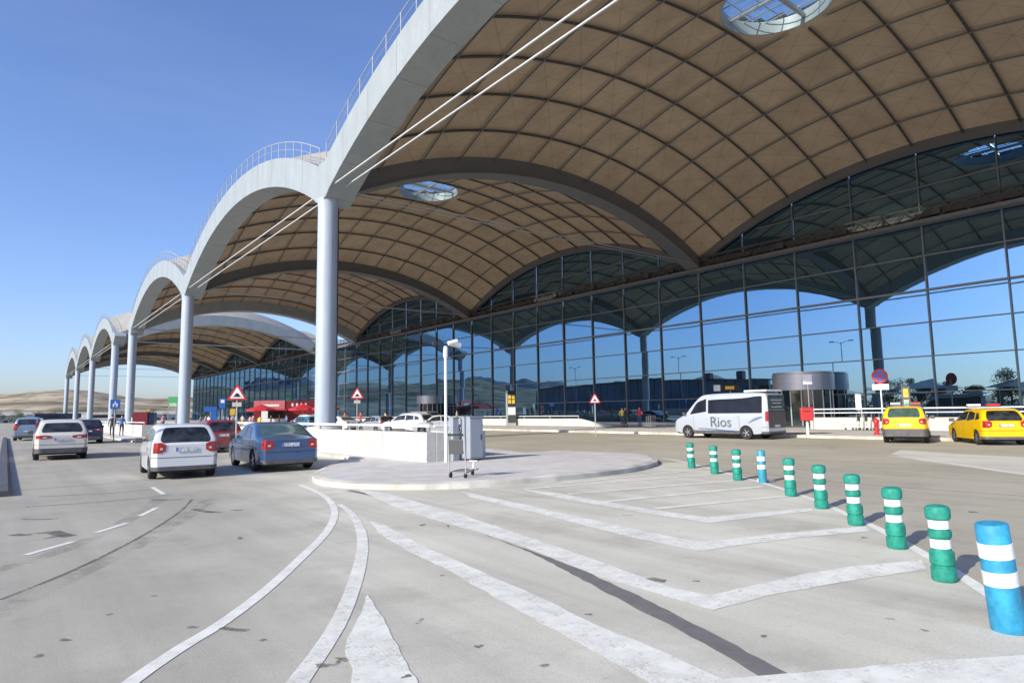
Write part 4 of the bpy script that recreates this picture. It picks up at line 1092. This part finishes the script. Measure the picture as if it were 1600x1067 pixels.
hatch = make_car('hatchback_car', 3.98, 1.70,
    [(-1.99, .93), (-1.93, .98), (-1.62, 1.40), (-1.40, 1.485), (-.5, 1.51), (.15, 1.45), (.55, 1.22), (.98, .97), (1.5, .86), (1.9, .72), (1.99, .60)], lambda y: .93+.02*(-y), (-1.28, 1.18), .30, CP['white'],
    rearwin=(-1.93, -1.60, .80, .76), windscreen=(.93, .28, .86, .84),
    side=[[(-.35, .97), (.72, .94), (.30, 1.33), (-.35, 1.38)], [(-1.18, 1.0), (-.43, .97), (-.43, 1.38), (-1.05, 1.36)], [(-1.65, 1.04), (-1.27, 1.01), (-1.2, 1.33), (-1.42, 1.30)]], tl=(.70, .98, .20, .10), plate_z=.80)
suv = make_car('suv_car', 4.63, 1.88,
    [(-2.315, .98), (-2.28, 1.05), (-1.92, 1.52), (-1.65, 1.63), (-.5, 1.66), (.3, 1.58), (.8, 1.30), (1.2, 1.08), (1.9, .98), (2.25, .80), (2.315, .68)], lambda y: 1.03+.015*(-y), (-1.42, 1.38), .36, CP['pearl'], zb=.26,
    rearwin=(-2.22, -1.90, .82, .76), windscreen=(1.15, .4, .86, .84),
    side=[[(-.35, 1.07), (.95, 1.05), (.42, 1.44), (-.35, 1.52)], [(-1.3, 1.1), (-.43, 1.07), (-.43, 1.52), (-1.2, 1.49)], [(-1.95, 1.15), (-1.4, 1.11), (-1.3, 1.45), (-1.6, 1.42)]], tl=(.86, 1.0, .42, .12), cladding=.48, rails=True, plate_z=.84)
sedan = make_car('sedan_car', 4.75, 1.82,
    [(-2.375, .88), (-2.33, .97), (-1.75, 1.03), (-1.0, 1.40), (-.65, 1.46), (.1, 1.47), (.5, 1.38), (1.05, 1.02), (1.8, .90), (2.25, .74), (2.375, .60)], lambda y: .94, (-1.42, 1.42), .32, CP['blue'],
    rearwin=(-1.70, -1.02, .86, .78), windscreen=(1.0, .45, .86, .82), rearglass='clearglass',
    side=[[(-.15, .98), (.95, .97), (.45, 1.31), (-.15, 1.37)], [(-1.05, .98), (-.23, .98), (-.23, 1.37), (-.72, 1.34)]], tl=(.66, .93, .24, .08), plate_z=.80)
mpv = make_car('compact_van', 4.3, 1.80,
    [(-2.15, 1.05), (-2.12, 1.2), (-2.0, 1.68), (-1.85, 1.78), (-.3, 1.82), (.55, 1.72), (1.0, 1.35), (1.3, 1.10), (1.95, .92), (2.15, .68)], lambda y: 1.05, (-1.3, 1.3), .31, CP['steel'],
    rearwin=(-2.11, -1.99, .8, .76), windscreen=(1.2, .6, .86, .84),
    side=[[(-.1, 1.1), (1.05, 1.08), (.6, 1.6), (-.1, 1.66)], [(-1.0, 1.1), (-.18, 1.1), (-.18, 1.66), (-1.0, 1.66)], [(-1.95, 1.12), (-1.1, 1.1), (-1.1, 1.66), (-1.85, 1.62)]], tl=(.8, 1.35, .16, .08), cladding=.42, plate_z=.72)
taxi1 = make_car('taxi_car', 4.3, 1.80,
    [(-2.15, 1.0), (-2.11, 1.1), (-1.90, 1.55), (-1.72, 1.62), (-.4, 1.65), (.3, 1.57), (.75, 1.30), (1.05, 1.08), (1.8, .98), (2.1, .80), (2.15, .68)], lambda y: 1.02, (-1.35, 1.30), .34, CP['yellow'], zb=.27,
    rearwin=(-2.09, -1.87, .80, .76), windscreen=(1.05, .4, .86, .84), rearglass='clearglass',
    side=[[(-.25, 1.06), (.85, 1.05), (.4, 1.42), (-.25, 1.50)], [(-1.15, 1.07), (-.33, 1.06), (-.33, 1.50), (-1.1, 1.48)], [(-1.8, 1.12), (-1.25, 1.09), (-1.2, 1.46), (-1.55, 1.42)]], tl=(.82, 1.08, .17, .08), cladding=.62, rails=False, roofsign=True, plate_z=.80, cat='taxi')
taxi2 = copy_tree(hatch, None, {'car_white': CP['yellow'], 'car_glass': M['carglass']})
zt = 1.51
MB().box(-.62, .62, -.10, .18, zt+.02, zt+.07).build('roof_bar', 'trim', taxi2, bevel=.01)
MB().box(-.60, -.12, -.06, .14, zt+.072, zt+.16).build('roof_sign', 'signwhite', taxi2, bevel=.015); MB().box(.12, .60, -.06, .14, zt+.072, zt+.16).build('roof_sign', 'red', taxi2, bevel=.015)
taxi2.name = 'taxi_car'; taxi2['category'] = 'taxi'
place(taxi1, (33.2, 12.6, .01), -R(72), 'yellow taxi with grey bumper and roof bar, fully visible on the right')
place(taxi2, (33.3, 9.55, .01), -R(54), 'yellow rounded hatchback taxi cut off by the right edge')

def along(px, py, hd, half, side=0):
    """centre of a vehicle whose rear centre stands at that ground point, heading hd degrees from +Y towards +X"""
    p = G(px, py); h = R(hd); return (p.x+math.sin(h)*half, p.y+math.cos(h)*half, .006)
hatch_free = copy_tree(hatch, None, {'car_white': CP['red']})
place(hatch, along(289, 748, 4, 1.95), R(-4), 'white hatchback driving away in the near left lane')
place(suv, along(95, 718.5, 1, 2.25), R(-1), 'cream white suv driving away behind the white hatchback')
place(sedan, along(456, 736, 2, 2.3), R(-3.5), 'blue four door sedan with red tail lights beside the island wall')
place(hatch_free, (8.0, 33.9, .006), R(0), 'dark red hatchback partly hidden between white hatchback and blue sedan')
c = copy_tree(suv, None, {'car_pearl': CP['navy']}); place(c, (4.35, 53, .006), R(-2), 'navy blue car beyond the cream suv', scale=.98)
place(mpv, (1.6, 65.5, .006), R(-8), 'steel blue compact van far ahead at the left')
c = copy_tree(sedan, None, {'car_blue': CP['black']}); place(c, (2.0, 86, .006), R(0), 'black car farthest ahead in the left lane')
GRP = 'cars parked beyond the island wall'
for base, src, colr, loc, rz, lab in (
    (suv, 'car_pearl', 'white', (24.5, 66, .006), R(8), 'white car parked below the red kiosk beyond the wall'),
    (sedan, 'car_blue', 'white', (25.5, 60, .006), R(12), 'white sedan just left of the large column beyond the wall'),
    (hatch, 'car_white', 'teal', (23.3, 62.8, .006), R(8), 'bluish hatchback half hidden between two white cars beyond the wall'),
    (hatch, 'car_white', 'silver', (25.5, 52, .006), R(5), 'silver hatchback just right of the large column beyond the wall'),
    (suv, 'car_pearl', 'white', (26.2, 47.5, .006), R(20), 'white car right of the silver hatchback beyond the wall'),
    (sedan, 'car_blue', 'white', (27.6, 45.5, .006), R(75), 'white sedan seen from its side beyond the wall'),
    (mpv, 'car_steel', 'silver', (28.5, 50, .006), R(10), 'silver compact van behind the white sedan beyond the wall'),
    (sedan, 'car_blue', 'black', (31.2, 56, .006), R(6), 'black sedan farthest right of the cars beyond the wall')):
    c = copy_tree(base, None, {src: CP[colr]}); place(c, loc, rz, lab, GRP)

# minibus
M['tinted'] = mat('tinted_glass', (.012, .014, .022), .12, spec=.25, var=.3, scale=2)
van = make_car('minibus', 5.95, 2.05,
    [(-2.975, 1.7), (-2.95, 2.3), (-2.86, 2.46), (-1.0, 2.50), (.75, 2.48), (1.15, 2.36), (1.75, 1.75), (2.15, 1.32), (2.75, 1.12), (2.93, .85), (2.975, .6)], lambda y: 1.30, (-1.75, 1.98), .34, CP['van'], zb=.28, tumble=.10,
    windscreen=(2.08, 1.2, .88, .86), side=[[(-2.72, 1.38), (.55, 1.38), (.55, 2.25), (-2.72, 2.27)], [(.68, 1.36), (1.78, 1.34), (1.30, 2.02), (.68, 2.20)]], tl=(.95, 1.45, .13, .12), cladding=.42, plate_z=.70, cat='minibus', archr=1.18)
for c_ in kids(van):
    if c_.name.startswith('side_window'): c_.data.materials[0] = M['tinted']
MB().box(-.80, .80, -2.995, -2.978, 1.42, 2.32).build('rear_window', 'carglass', van, bevel=.005)
MB().box(-.80, .80, -2.992, -2.978, .60, 1.41).build('rear_door', 'trim', van)
for zz, ww in ((2.02, .55), (1.86, .42), (1.66, .5)): MB().box(-ww, ww, -3.0, -2.996, zz, zz+.06).build('lettering', 'grey_metal', van)
MB().box(-.78, .78, -2.9, -1.6, 2.50, 2.60).build('air_conditioner', 'white_metal', van, bevel=.03)
def text_mesh(txt, size, m, name, parent, T, ext=.003):
    cu = bpy.data.curves.new(name, 'FONT'); cu.body = txt; cu.size = size; cu.extrude = ext; cu.align_x = 'CENTER'; cu.resolution_u = 3; cu.offset = .004
    to = bpy.data.objects.new(name, cu); COL.objects.link(to)
    dg = bpy.context.evaluated_depsgraph_get(); me = bpy.data.meshes.new_from_object(to.evaluated_get(dg)); bpy.data.objects.remove(to)
    me.transform(T); me.materials.clear(); me.materials.append(M[m]); o = bpy.data.objects.new(name, me); COL.objects.link(o); o.parent = parent; return o
# on the left flank (local -X): text reads towards -Y (rear)
Tt = Matrix.Translation((-1.047, -.25, .66)) @ Matrix.Rotation(R(-90), 4, 'Z') @ Matrix.Rotation(R(90), 4, 'X')
text_mesh('Rios', .78, 'navyglass', 'lettering', van, Tt)
place(van, (32.0, 21.35, .006), R(0), 'silver minibus with dark windows and Rios lettering, heading left')
sw = MB()
sw.path([(-1.05, y_, .50+.06*math.sin(y_*1.2)) for y_ in [1.2-.25*i for i in range(10)]], .015, 5); sw.build('stripe', 'steel' if 'steel' in M else 'signblue', van)
sw = MB().grid(lambda u, v: (-1.043, -1.9-.9*u, .85+.35*u+.12*v*math.sin(u*3.1)), 8, 2); sw.build('stripe', CP['steel'], van)

# ------------------------------------------------------------------ kiosk with parasols
e = empty('kiosk', (31.5, 99, .15), R(-20), 'dark red kiosk building with pink sign panel beyond the wall', 'kiosk'); e.scale = (.8, .9, .82)
MB().box(-3.2, 8.4, 0, 5, 0, 4.4).build('walls', 'darkred', e, bevel=.05)
MB().box(-3.25, 2.2, -.12, -.005, 2.9, 4.5).build('sign_panel', 'pink', e); MB().box(-2.0, 1.2, -.15, -.125, 3.4, 3.8).build('lettering', 'signwhite', e)
for i in range(4): MB().box(3.4+i*.8, 3.75+i*.8, -.05, -.006, 3.4, 3.95).build('lettering', 'signwhite', e)
MB().box(-2.4, 2.4, -.6, -.02, 0, 1.2).build('counter', 'signwhite', e); MB().box(-2.6, 2.6, -1.6, .1, 2.65, 2.85).build('awning', 'red', e)
MB().box(-2.0, 2.0, -.04, -.006, 1.25, 2.6).build('serving_hatch', 'black', e)
def parasol(loc, label):
    e = empty('parasol', loc, 0, label, 'parasol', 'red parasols beside the kiosk')
    MB().tube((0, 0, 0), (0, 0, 2.9), .035, n=8).build('pole', 'grey_metal', e)
    c = MB(); n = 8
    c.v = [(0, 0, 3.1)]+[(2.1*math.cos(2*math.pi*i/n), 2.1*math.sin(2*math.pi*i/n), 2.35) for i in range(n)]+[(2.1*math.cos(2*math.pi*i/n), 2.1*math.sin(2*math.pi*i/n), 2.12) for i in range(n)]
    c.f = [(0, 1+i, 1+(i+1) % n) for i in range(n)]+[(1+i, 9+i, 9+(i+1) % n, 1+(i+1) % n) for i in range(n)]
    c.build('shade', 'red', e); return e
parasol((33.6, 92, .15), 'red parasol left of the kiosk lettering'); parasol((36.2, 90, .15), 'red parasol nearest the large column'); parasol((29.0, 96, .15), 'red parasol at the left end of the kiosk')

# far blue/red container, buses
e = empty('shipping_container', (14.3, 98, .15), R(-20), 'small dark red and navy container between the second and third columns', 'container')
MB().box(-1.2, .55, 0, 2, 0, 2.2).build('container_body', 'darkred', e, bevel=.03); MB().box(.56, 1.3, .1, 1.9, 0, 2.1).build('end_box', CP['navy'], e, bevel=.03)

# ------------------------------------------------------------------ people
def person_mesh(arm=0, stride=.14):
    me = bpy.data.meshes.new('person')
    J = dict(pel=(0, 0, .95, .13), wa=(0, 0, 1.1, .125), ch=(0, 0, 1.32, .15), nk=(0, .0, 1.47, .06), hd=(0, .01, 1.58, .075), hd2=(0, .01, 1.68, .085),
             hl=(-.09, 0, .90, .095), kl=(-.10, stride*.6, .50, .062), al=(-.10, stride-.02, .09, .042), fl=(-.11, stride+.14, .04, .035),
             hr=(.09, 0, .90, .095), kr=(.10, -stride*.3, .50, .062), ar=(.10, -stride-.06, .10, .042), fr=(.11, -stride+.08, .04, .035),
             sl=(-.19, 0, 1.40, .06), el=(-.25, -.03, 1.13, .042), wl=(-.24, .08+arm, .90+arm*.6, .03), gl=(-.235, .12+arm, .82+arm*.8, .035),
             sr=(.19, 0, 1.40, .06), er=(.25, -.03, 1.13, .042), wr=(.24, .06, .88, .03), gr=(.235, .08, .80, .035))
    E = [('pel', 'wa'), ('wa', 'ch'), ('ch', 'nk'), ('nk', 'hd'), ('hd', 'hd2'), ('pel', 'hl'), ('hl', 'kl'), ('kl', 'al'), ('al', 'fl'), ('pel', 'hr'), ('hr', 'kr'), ('kr', 'ar'), ('ar', 'fr'), ('ch', 'sl'), ('sl', 'el'), ('el', 'wl'), ('wl', 'gl'), ('ch', 'sr'), ('sr', 'er'), ('er', 'wr'), ('wr', 'gr')]
    ks = list(J); me.from_pydata([J[k][:3] for k in ks], [(ks.index(a), ks.index(b)) for a, b in E], [])
    o = bpy.data.objects.new('tmp', me); COL.objects.link(o)
    sk = o.modifiers.new('s', 'SKIN')
    for i, k in enumerate(ks):
        sv = me.skin_vertices[0].data[i]; r = J[k][3]; sv.radius = (r, r*.75 if k in ('pel', 'wa', 'ch') else r)
        if k == 'pel': sv.use_root = True
    ss = o.modifiers.new('u', 'SUBSURF'); ss.levels = 1; ss.render_levels = 1
    dg = bpy.context.evaluated_depsgraph_get(); out = bpy.data.meshes.new_from_object(o.evaluated_get(dg)); bpy.data.objects.remove(o)
    out.polygons.foreach_set('use_smooth', [True]*len(out.polygons)); out.materials.clear(); return out
def clothes_mat(name, shirt, trousers, hair=(.04, .025, .015)):
    m = bpy.data.materials.new(name); m.use_nodes = True; n = m.node_tree; L = n.links; b = n.nodes['Principled BSDF']; b.inputs['Roughness'].default_value = .8
    tc = n.nodes.new('ShaderNodeTexCoord'); sp = n.nodes.new('ShaderNodeSeparateXYZ'); L.new(tc.outputs['Object'], sp.inputs[0])
    r = n.nodes.new('ShaderNodeValToRGB'); r.color_ramp.interpolation = 'CONSTANT'; cr = r.color_ramp
    mp = n.nodes.new('ShaderNodeMath'); mp.operation = 'DIVIDE'; mp.inputs[1].default_value = 1.9; L.new(sp.outputs[2], mp.inputs[0]); L.new(mp.outputs[0], r.inputs[0])
    cr.elements[0].position = 0; cr.elements[0].color = (.03, .03, .03, 1); cr.elements[1].position = .08/1.9; cr.elements[1].color = tuple(trousers)+(1,)
    for p_, c in ((.98/1.9, shirt), (1.48/1.9, (.5, .3, .22)), (1.69/1.9, hair)):
        el = cr.elements.new(p_); el.color = tuple(c)+(1,)
    L.new(r.outputs[0], b.inputs['Base Color']); return m
PM = [person_mesh(0, .14), person_mesh(.12, .03)]
def face_parts(o):
    MB().tube((0, .085, 1.595), (0, .108, 1.58), .012, .008, 6).build('nose', 'skin', o)
M['skin'] = mat('skin', (.5, .3, .22), .6)
cl = [('red', (.6, .03, .04), (.08, .1, .2)), ('white', (.7, .7, .7), (.1, .12, .25)), ('blue', (.1, .2, .5), (.05, .05, .06)), ('black', (.03, .03, .035), (.04, .04, .05)), ('grey', (.3, .3, .32), (.1, .1, .12)), ('beige', (.6, .5, .36), (.3, .25, .18)), ('pink', (.7, .3, .4), (.15, .15, .2)), ('yellow', (.75, .6, .1), (.1, .1, .15))]
CM = {n_: clothes_mat('clothes_'+n_, a, b) for n_, a, b in cl}
def person(loc, rz, c, mesh, label, group=None, sc=1):
    o = bpy.data.objects.new('person', PM[mesh]); COL.objects.link(o)
    if not PM[mesh].materials: PM[mesh].materials.append(CM['grey'])
    o.material_slots[0].link = 'OBJECT'; o.material_slots[0].material = CM[c]
    o.location = loc; o.rotation_euler = (0, 0, rz); o.scale = (sc,)*3; tag(o, label, 'person', group)
    hr = MB().rev([(.09, 1.66), (.098, 1.70), (.085, 1.755), (.045, 1.785), (.0, 1.79)], 12, (0, -.005, 0)).build('hair', 'black', o, smooth=60)
    return o
person((43.0, 37.3, .15), R(120), 'red', 1, 'person in red top standing beside nested trolleys left of the van')
person((42.2, 38.2, .15), R(60), 'black', 0, 'person in black clothing left of the person in the red top')
person((42.9, 39.2, .15), R(-60), 'yellow', 0, 'person in yellow top left of the red top near the facade')
person((7.0, 63.2, .15), R(170), 'black', 0, 'person in black standing beside the fourth column')
person((7.6, 62.4, .15), R(190), 'blue', 1, 'person in blue shirt beside the person in black at the fourth column')
person((29.8, 64.5, .15), R(90), 'red', 0, 'person in red walking behind the white cars right of the large column')
person((43.0, 66, .15), R(30), 'beige', 0, 'person in beige standing by the parapet near the camera post')
CW = [((18.0, 80), 'beige'), ((19.4, 76), 'pink'), ((22.0, 84), 'blue'), ((20.6, 90), 'white'), ((24.6, 86), 'pink'), ((25.3, 92), 'beige'), ((16.2, 84), 'white'), ((28.5, 90), 'black'), ((34.0, 86), 'white'), ((31.0, 82), 'grey'), ((36.5, 84), 'red'), ((27.2, 80), 'blue'), ((14.0, 82), 'pink'), ((12.0, 90), 'white'), ((22.8, 76), 'yellow'), ((35.5, 70), 'beige'), ((37.5, 74), 'grey'), ((39.2, 70), 'white')]
CWL = {'beige': 'person in beige top', 'pink': 'person in pink top', 'blue': 'person in blue top', 'white': 'person in white top', 'black': 'person in black top', 'grey': 'person in grey top', 'red': 'person in bright red top', 'yellow': 'person in yellow top'}
where = ['left of the yellow board', 'below the yellow board', 'right of the blue panel sign', 'behind the yellow board', 'left of the kiosk', 'at the kiosk end wall', 'below the wide blue sign', 'in front of the kiosk counter', 'under the red parasol', 'in front of the kiosk awning', 'beneath the parasol nearest the column', 'left of the kiosk counter', 'right of the second column', 'beside the small container', 'beside the triangular sign post', 'right of the large column by the facade', 'between column and distant trolleys', 'beside the distant nested trolleys']
for i, ((x, y_), c) in enumerate(CW):
    person((x, y_, .15 if x > 34.3 or 10.5 < x < 18 else .006), R(random.uniform(0, 360)), c, i % 2, CWL[c]+' '+where[i], 'people in the crowd before the terminal', random.uniform(.93, 1.03))

for i in range(16):
    az_ = random.uniform(R(11.5), R(21)); d_ = random.uniform(84, 118)
    person((d_*math.sin(az_), d_*math.cos(az_), .006), random.uniform(0, 6.2), 'grey', i % 2, 'small distant person in grey among the crowd left of the kiosk', 'distant crowd in grey left of the kiosk', random.uniform(.95, 1.03))
for i, (x, y_, h_, mm, lab) in enumerate(((19.0, 95, 3.0, 'signwhite', 'tall pale advertising board behind the crowd left of the kiosk'), (23.5, 100, 2.5, 'signblue', 'blue board behind the crowd just left of the kiosk'), (27.0, 88, 2.2, 'signwhite', 'pale board in front of the left end of the kiosk'), (16.0, 105, 2.8, 'yellow', 'thin yellow banner right of the dark red container'), (20.5, 108, 3.1, 'grey_metal', 'grey board farthest behind the crowd'))):
    board_sign('advertising_board', (x, y_, .006), .8 if mm != 'yellow' else .4, .5, h_, mm, lab, 'board')
# ------------------------------------------------------------------ things mirrored in the glass (left of and behind the camera)
e = empty('parking_building', (-40, 120, 0), 0, 'long blue grey parking building mirrored in the facade glass', 'building')
w_ = MB(); 
def ptop(t): return 7.4+2.3*math.sin(math.pi*min(1, .12+t*.8))
rf = MB().grid(lambda u, v: (-v*30+1.2, -40+86*u, ptop(u)), 30, 4); fixn(rf.build('roof', 'grey_metal', e, smooth=60))
for i in range(30):
    u = i/30; y0 = -40+86*u; MB().box(-1, 0, y0+.12, y0+86/30-.12, 0, ptop(u+.01)-.3).build('wall_panel', 'navyglass', e)
MB().box(-29, -1.2, -39.5, 45.5, 0, 7).build('rear_wall', 'dark_metal', e)
for i, y_ in enumerate((5, 14)): MB().box(-2, -.5, y_-38, y_-36.4, 8.6, 10.6).build('chimney', 'dark_metal', e)

def lamp(loc, label, h=14.5):
    e = empty('street_lamp', loc, 0, label, 'street lamp', 'tall double street lamps mirrored in the glass')
    MB().tube((0, 0, 0), (0, 0, h), .12, .07, 10).build('pole', 'grey_metal', e, smooth=50)
    for s_ in (-1, 1):
        MB().path([(0, 0, h-.4), (0, s_*.7, h), (0, s_*1.5, h+.1)], .05, 6).build('arm', 'grey_metal', e); MB().box(-.18, .18, s_*1.9-.45, s_*1.9+.45, h+.05, h+.22).build('lamp_head', 'dark_metal', e, bevel=.03)
    return e
l0 = lamp((-33, 60.5, 0), 'tall double street lamp mirrored right of the entrance drum')
c = copy_tree(l0); place(c, (-37, 103, 0), 0, 'tall double street lamp mirrored above the van')
c = copy_tree(l0); place(c, (-37, 141, 0), 0, 'tall double street lamp mirrored left of the small warning sign')

def tree_proto(h=5.5, seed=1, nleaf=2600):
    rr = random.Random(seed); root = empty('shade_tree')
    t = MB().path([(0, 0, 0), (.08, .05, h*.22), (-.05, .1, h*.42), (0, 0, h*.6)], .13, 8)
    cl_ = []
    for i in range(9):
        a = rr.uniform(0, 6.28); r_ = rr.uniform(.3, .42)*h*.9*rr.uniform(.4, 1); z = h*rr.uniform(.45, .88); p = Vector((r_*math.cos(a), r_*math.sin(a), z)); cl_.append((p, rr.uniform(.5, .95)*h*.17))
        t.path([(0, 0, h*.35), (p.x*.5, p.y*.5, (h*.35+z)/2+.1), tuple(p)], .04, 5)
    t.build('trunk', 'trunk', root); lf = MB()
    for i in range(nleaf):
        c, r_ = rr.choice(cl_); d = Vector((rr.gauss(0, 1), rr.gauss(0, 1), rr.gauss(0, .8))); d = d.normalized()*r_*1.5*rr.random()**.4; p = c+d; s_ = rr.uniform(.07, .15)
        u = Vector((rr.gauss(0, 1), rr.gauss(0, 1), rr.gauss(0, 1))).normalized(); v = u.orthogonal().normalized()
        lf.add([p-u*s_, p+v*s_*.6, p+u*s_, p-v*s_*.6], [(0, 1, 2, 3)])
    lf.build('crown', 'leaf', root); root['category'] = 'tree'; return root
tps = [tree_proto(5.6, 1), tree_proto(6.2, 5), tree_proto(5.0, 9)]
tl_ = [(-24, 23), (-22, 30), (-26, 36), (-23, 44), (-27, 50), (-24, 57), (-28, 64), (-30, 70), (-25, 17), (-21, 39), (-29, 26)]
usedt = set()
for i, (x, y_) in enumerate(tl_):
    k = i % 3; c = copy_tree(tps[k]) if k in usedt else tps[k]; usedt.add(k)
    place(c, (x, y_, 0), random.uniform(0, 6), 'dark green shade trees of the row mirrored behind the taxis', 'trees of the parking row', random.uniform(.85, 1.05))
hd = MB()
hr_ = random.Random(4)
for i in range(13000):
    x = -20+hr_.gauss(0, .5); y_ = hr_.uniform(14, 72); z = hr_.uniform(0, 3.0+.5*math.sin(y_*.7)+.3*math.sin(y_*2.3)); p = Vector((x, y_, z)); s_ = hr_.uniform(.08, .18); u = Vector((hr_.gauss(0, 1), hr_.gauss(0, 1), hr_.gauss(0, 1))).normalized(); v = u.orthogonal().normalized()
    hd.add([p-u*s_, p+v*s_*.7, p+u*s_, p-v*s_*.7], [(0, 1, 2, 3)])
tag(hd.build('hedge', 'leaf'), 'dense dark hedge mirrored at the foot of the facade glass', 'hedge')
for i, y_ in enumerate((28, 42, 56)):
    e = empty('shade_sail', (-23+i, y_, 0), 0, 'pale pointed car park shade sails mirrored between the trees', 'shade sail', 'shade sails of the car park')
    s_ = MB(); s_.v = [(-4, -5, 3.6), (4, -5, 3.6), (4, 5, 3.6), (-4, 5, 3.6), (0, 0, 5.2)]; s_.f = [(0, 1, 4), (1, 2, 4), (2, 3, 4), (3, 0, 4)]
    s_.build('sail', 'sailcloth', e)
    for a in (-4, 4):
        for b in (-5, 5): MB().tube((a, b, 0), (a, b, 3.6), .06, n=6).build('post', 'grey_metal', e)

# ------------------------------------------------------------------ low horizon clutter before the hills
hc = random.Random(11)
BL = (('white', 'signwhite'), ('beige', 'kerb'), ('grey', 'grey_metal'), ('tan', 'soil'))
spots = ['at the far left above the compact van', 'just right of the farthest left building', 'behind the cream suv', 'above the navy car', 'left of the thin far columns', 'between the two thinnest columns', 'right of the thinnest columns', 'between the third and fourth columns', 'left of the dark red container', 'behind the dark red container', 'left of the second large column', 'at the right end under the hills']
for i in range(12):
    az = -1.5+i*1.25+hc.uniform(-.3, .3); dist = hc.uniform(330, 560); ln = hc.uniform(9, 26); h = hc.uniform(2.8, 5.5); cn, m_ = BL[(i*5) % 4 if i % 3 else 1]
    x, y_ = dist*math.sin(R(az)), dist*math.cos(R(az)); e = empty('warehouse', (x, y_, -1.2), -R(az)+hc.uniform(-.6, .6), 'small %s building below the hills, %s' % (cn, spots[i]), 'building', 'low buildings below the hills')
    MB().box(-ln/2, ln/2, 0, 9, 0, h).build('walls', m_, e); r_ = MB(); r_.v = [(a, b, c) for a in (-ln/2-.4, ln/2+.4) for b, c in ((-.4, h), (4.5, h+1.2), (9.4, h))]; r_.f = [(0, 1, 4, 3), (1, 2, 5, 4), (0, 2, 1), (3, 4, 5), (0, 3, 5, 2)]
    fixn(r_.build('roof', 'kerb', e))
    nw = max(2, int(ln/4))
    for k_ in range(nw): MB().box(-ln/2+1+k_*(ln-1)/nw, -ln/2+2.6+k_*(ln-1)/nw, -.06, -.01, .9, 2.3).build('window', 'dark_metal', e)
tf = tree_proto(9, 21, 1800); far_used = False
for i in range(44):
    az = hc.uniform(-2, 17); dist = hc.uniform(230, 480); c = copy_tree(tf) if far_used else tf; far_used = True
    place(c, (dist*math.sin(R(az)), dist*math.cos(R(az)), -.5), hc.uniform(0, 6), 'small dark distant trees scattered below the hills', 'distant trees below the hills', hc.uniform(.3, .6))
bus_cols = [CP['navy'], CP['white'], CP['steel']]
for i, (x, y_, rz, ci, lab) in enumerate(((12, 230, 84, 0, 'navy bus crossing far beyond the cream suv'), (26, 240, 85, 1, 'white bus far away behind the thin columns'))):
    e = empty('bus', (x, y_, 0), R(rz), lab, 'bus', 'far away buses')
    MB().box(-1.25, 1.25, -5.5, 5.5, .45, 3.1).build('body', bus_cols[ci], e, bevel=.12)
    for s_ in (-1, 1):
        MB().box(s_*1.253-.004, s_*1.253+.004, -5.1, 5.0, 1.6, 2.6).build('side_window', 'carglass', e)
        for yy in (-3.4, 3.4): MB().tube((s_*1.0, yy, .5), (s_*1.27, yy, .5), .5, n=20).build('wheel', 'black', e, smooth=40)
    MB().box(-1.05, 1.05, -5.515, -5.503, 1.5, 2.6).build('rear_window', 'carglass', e)
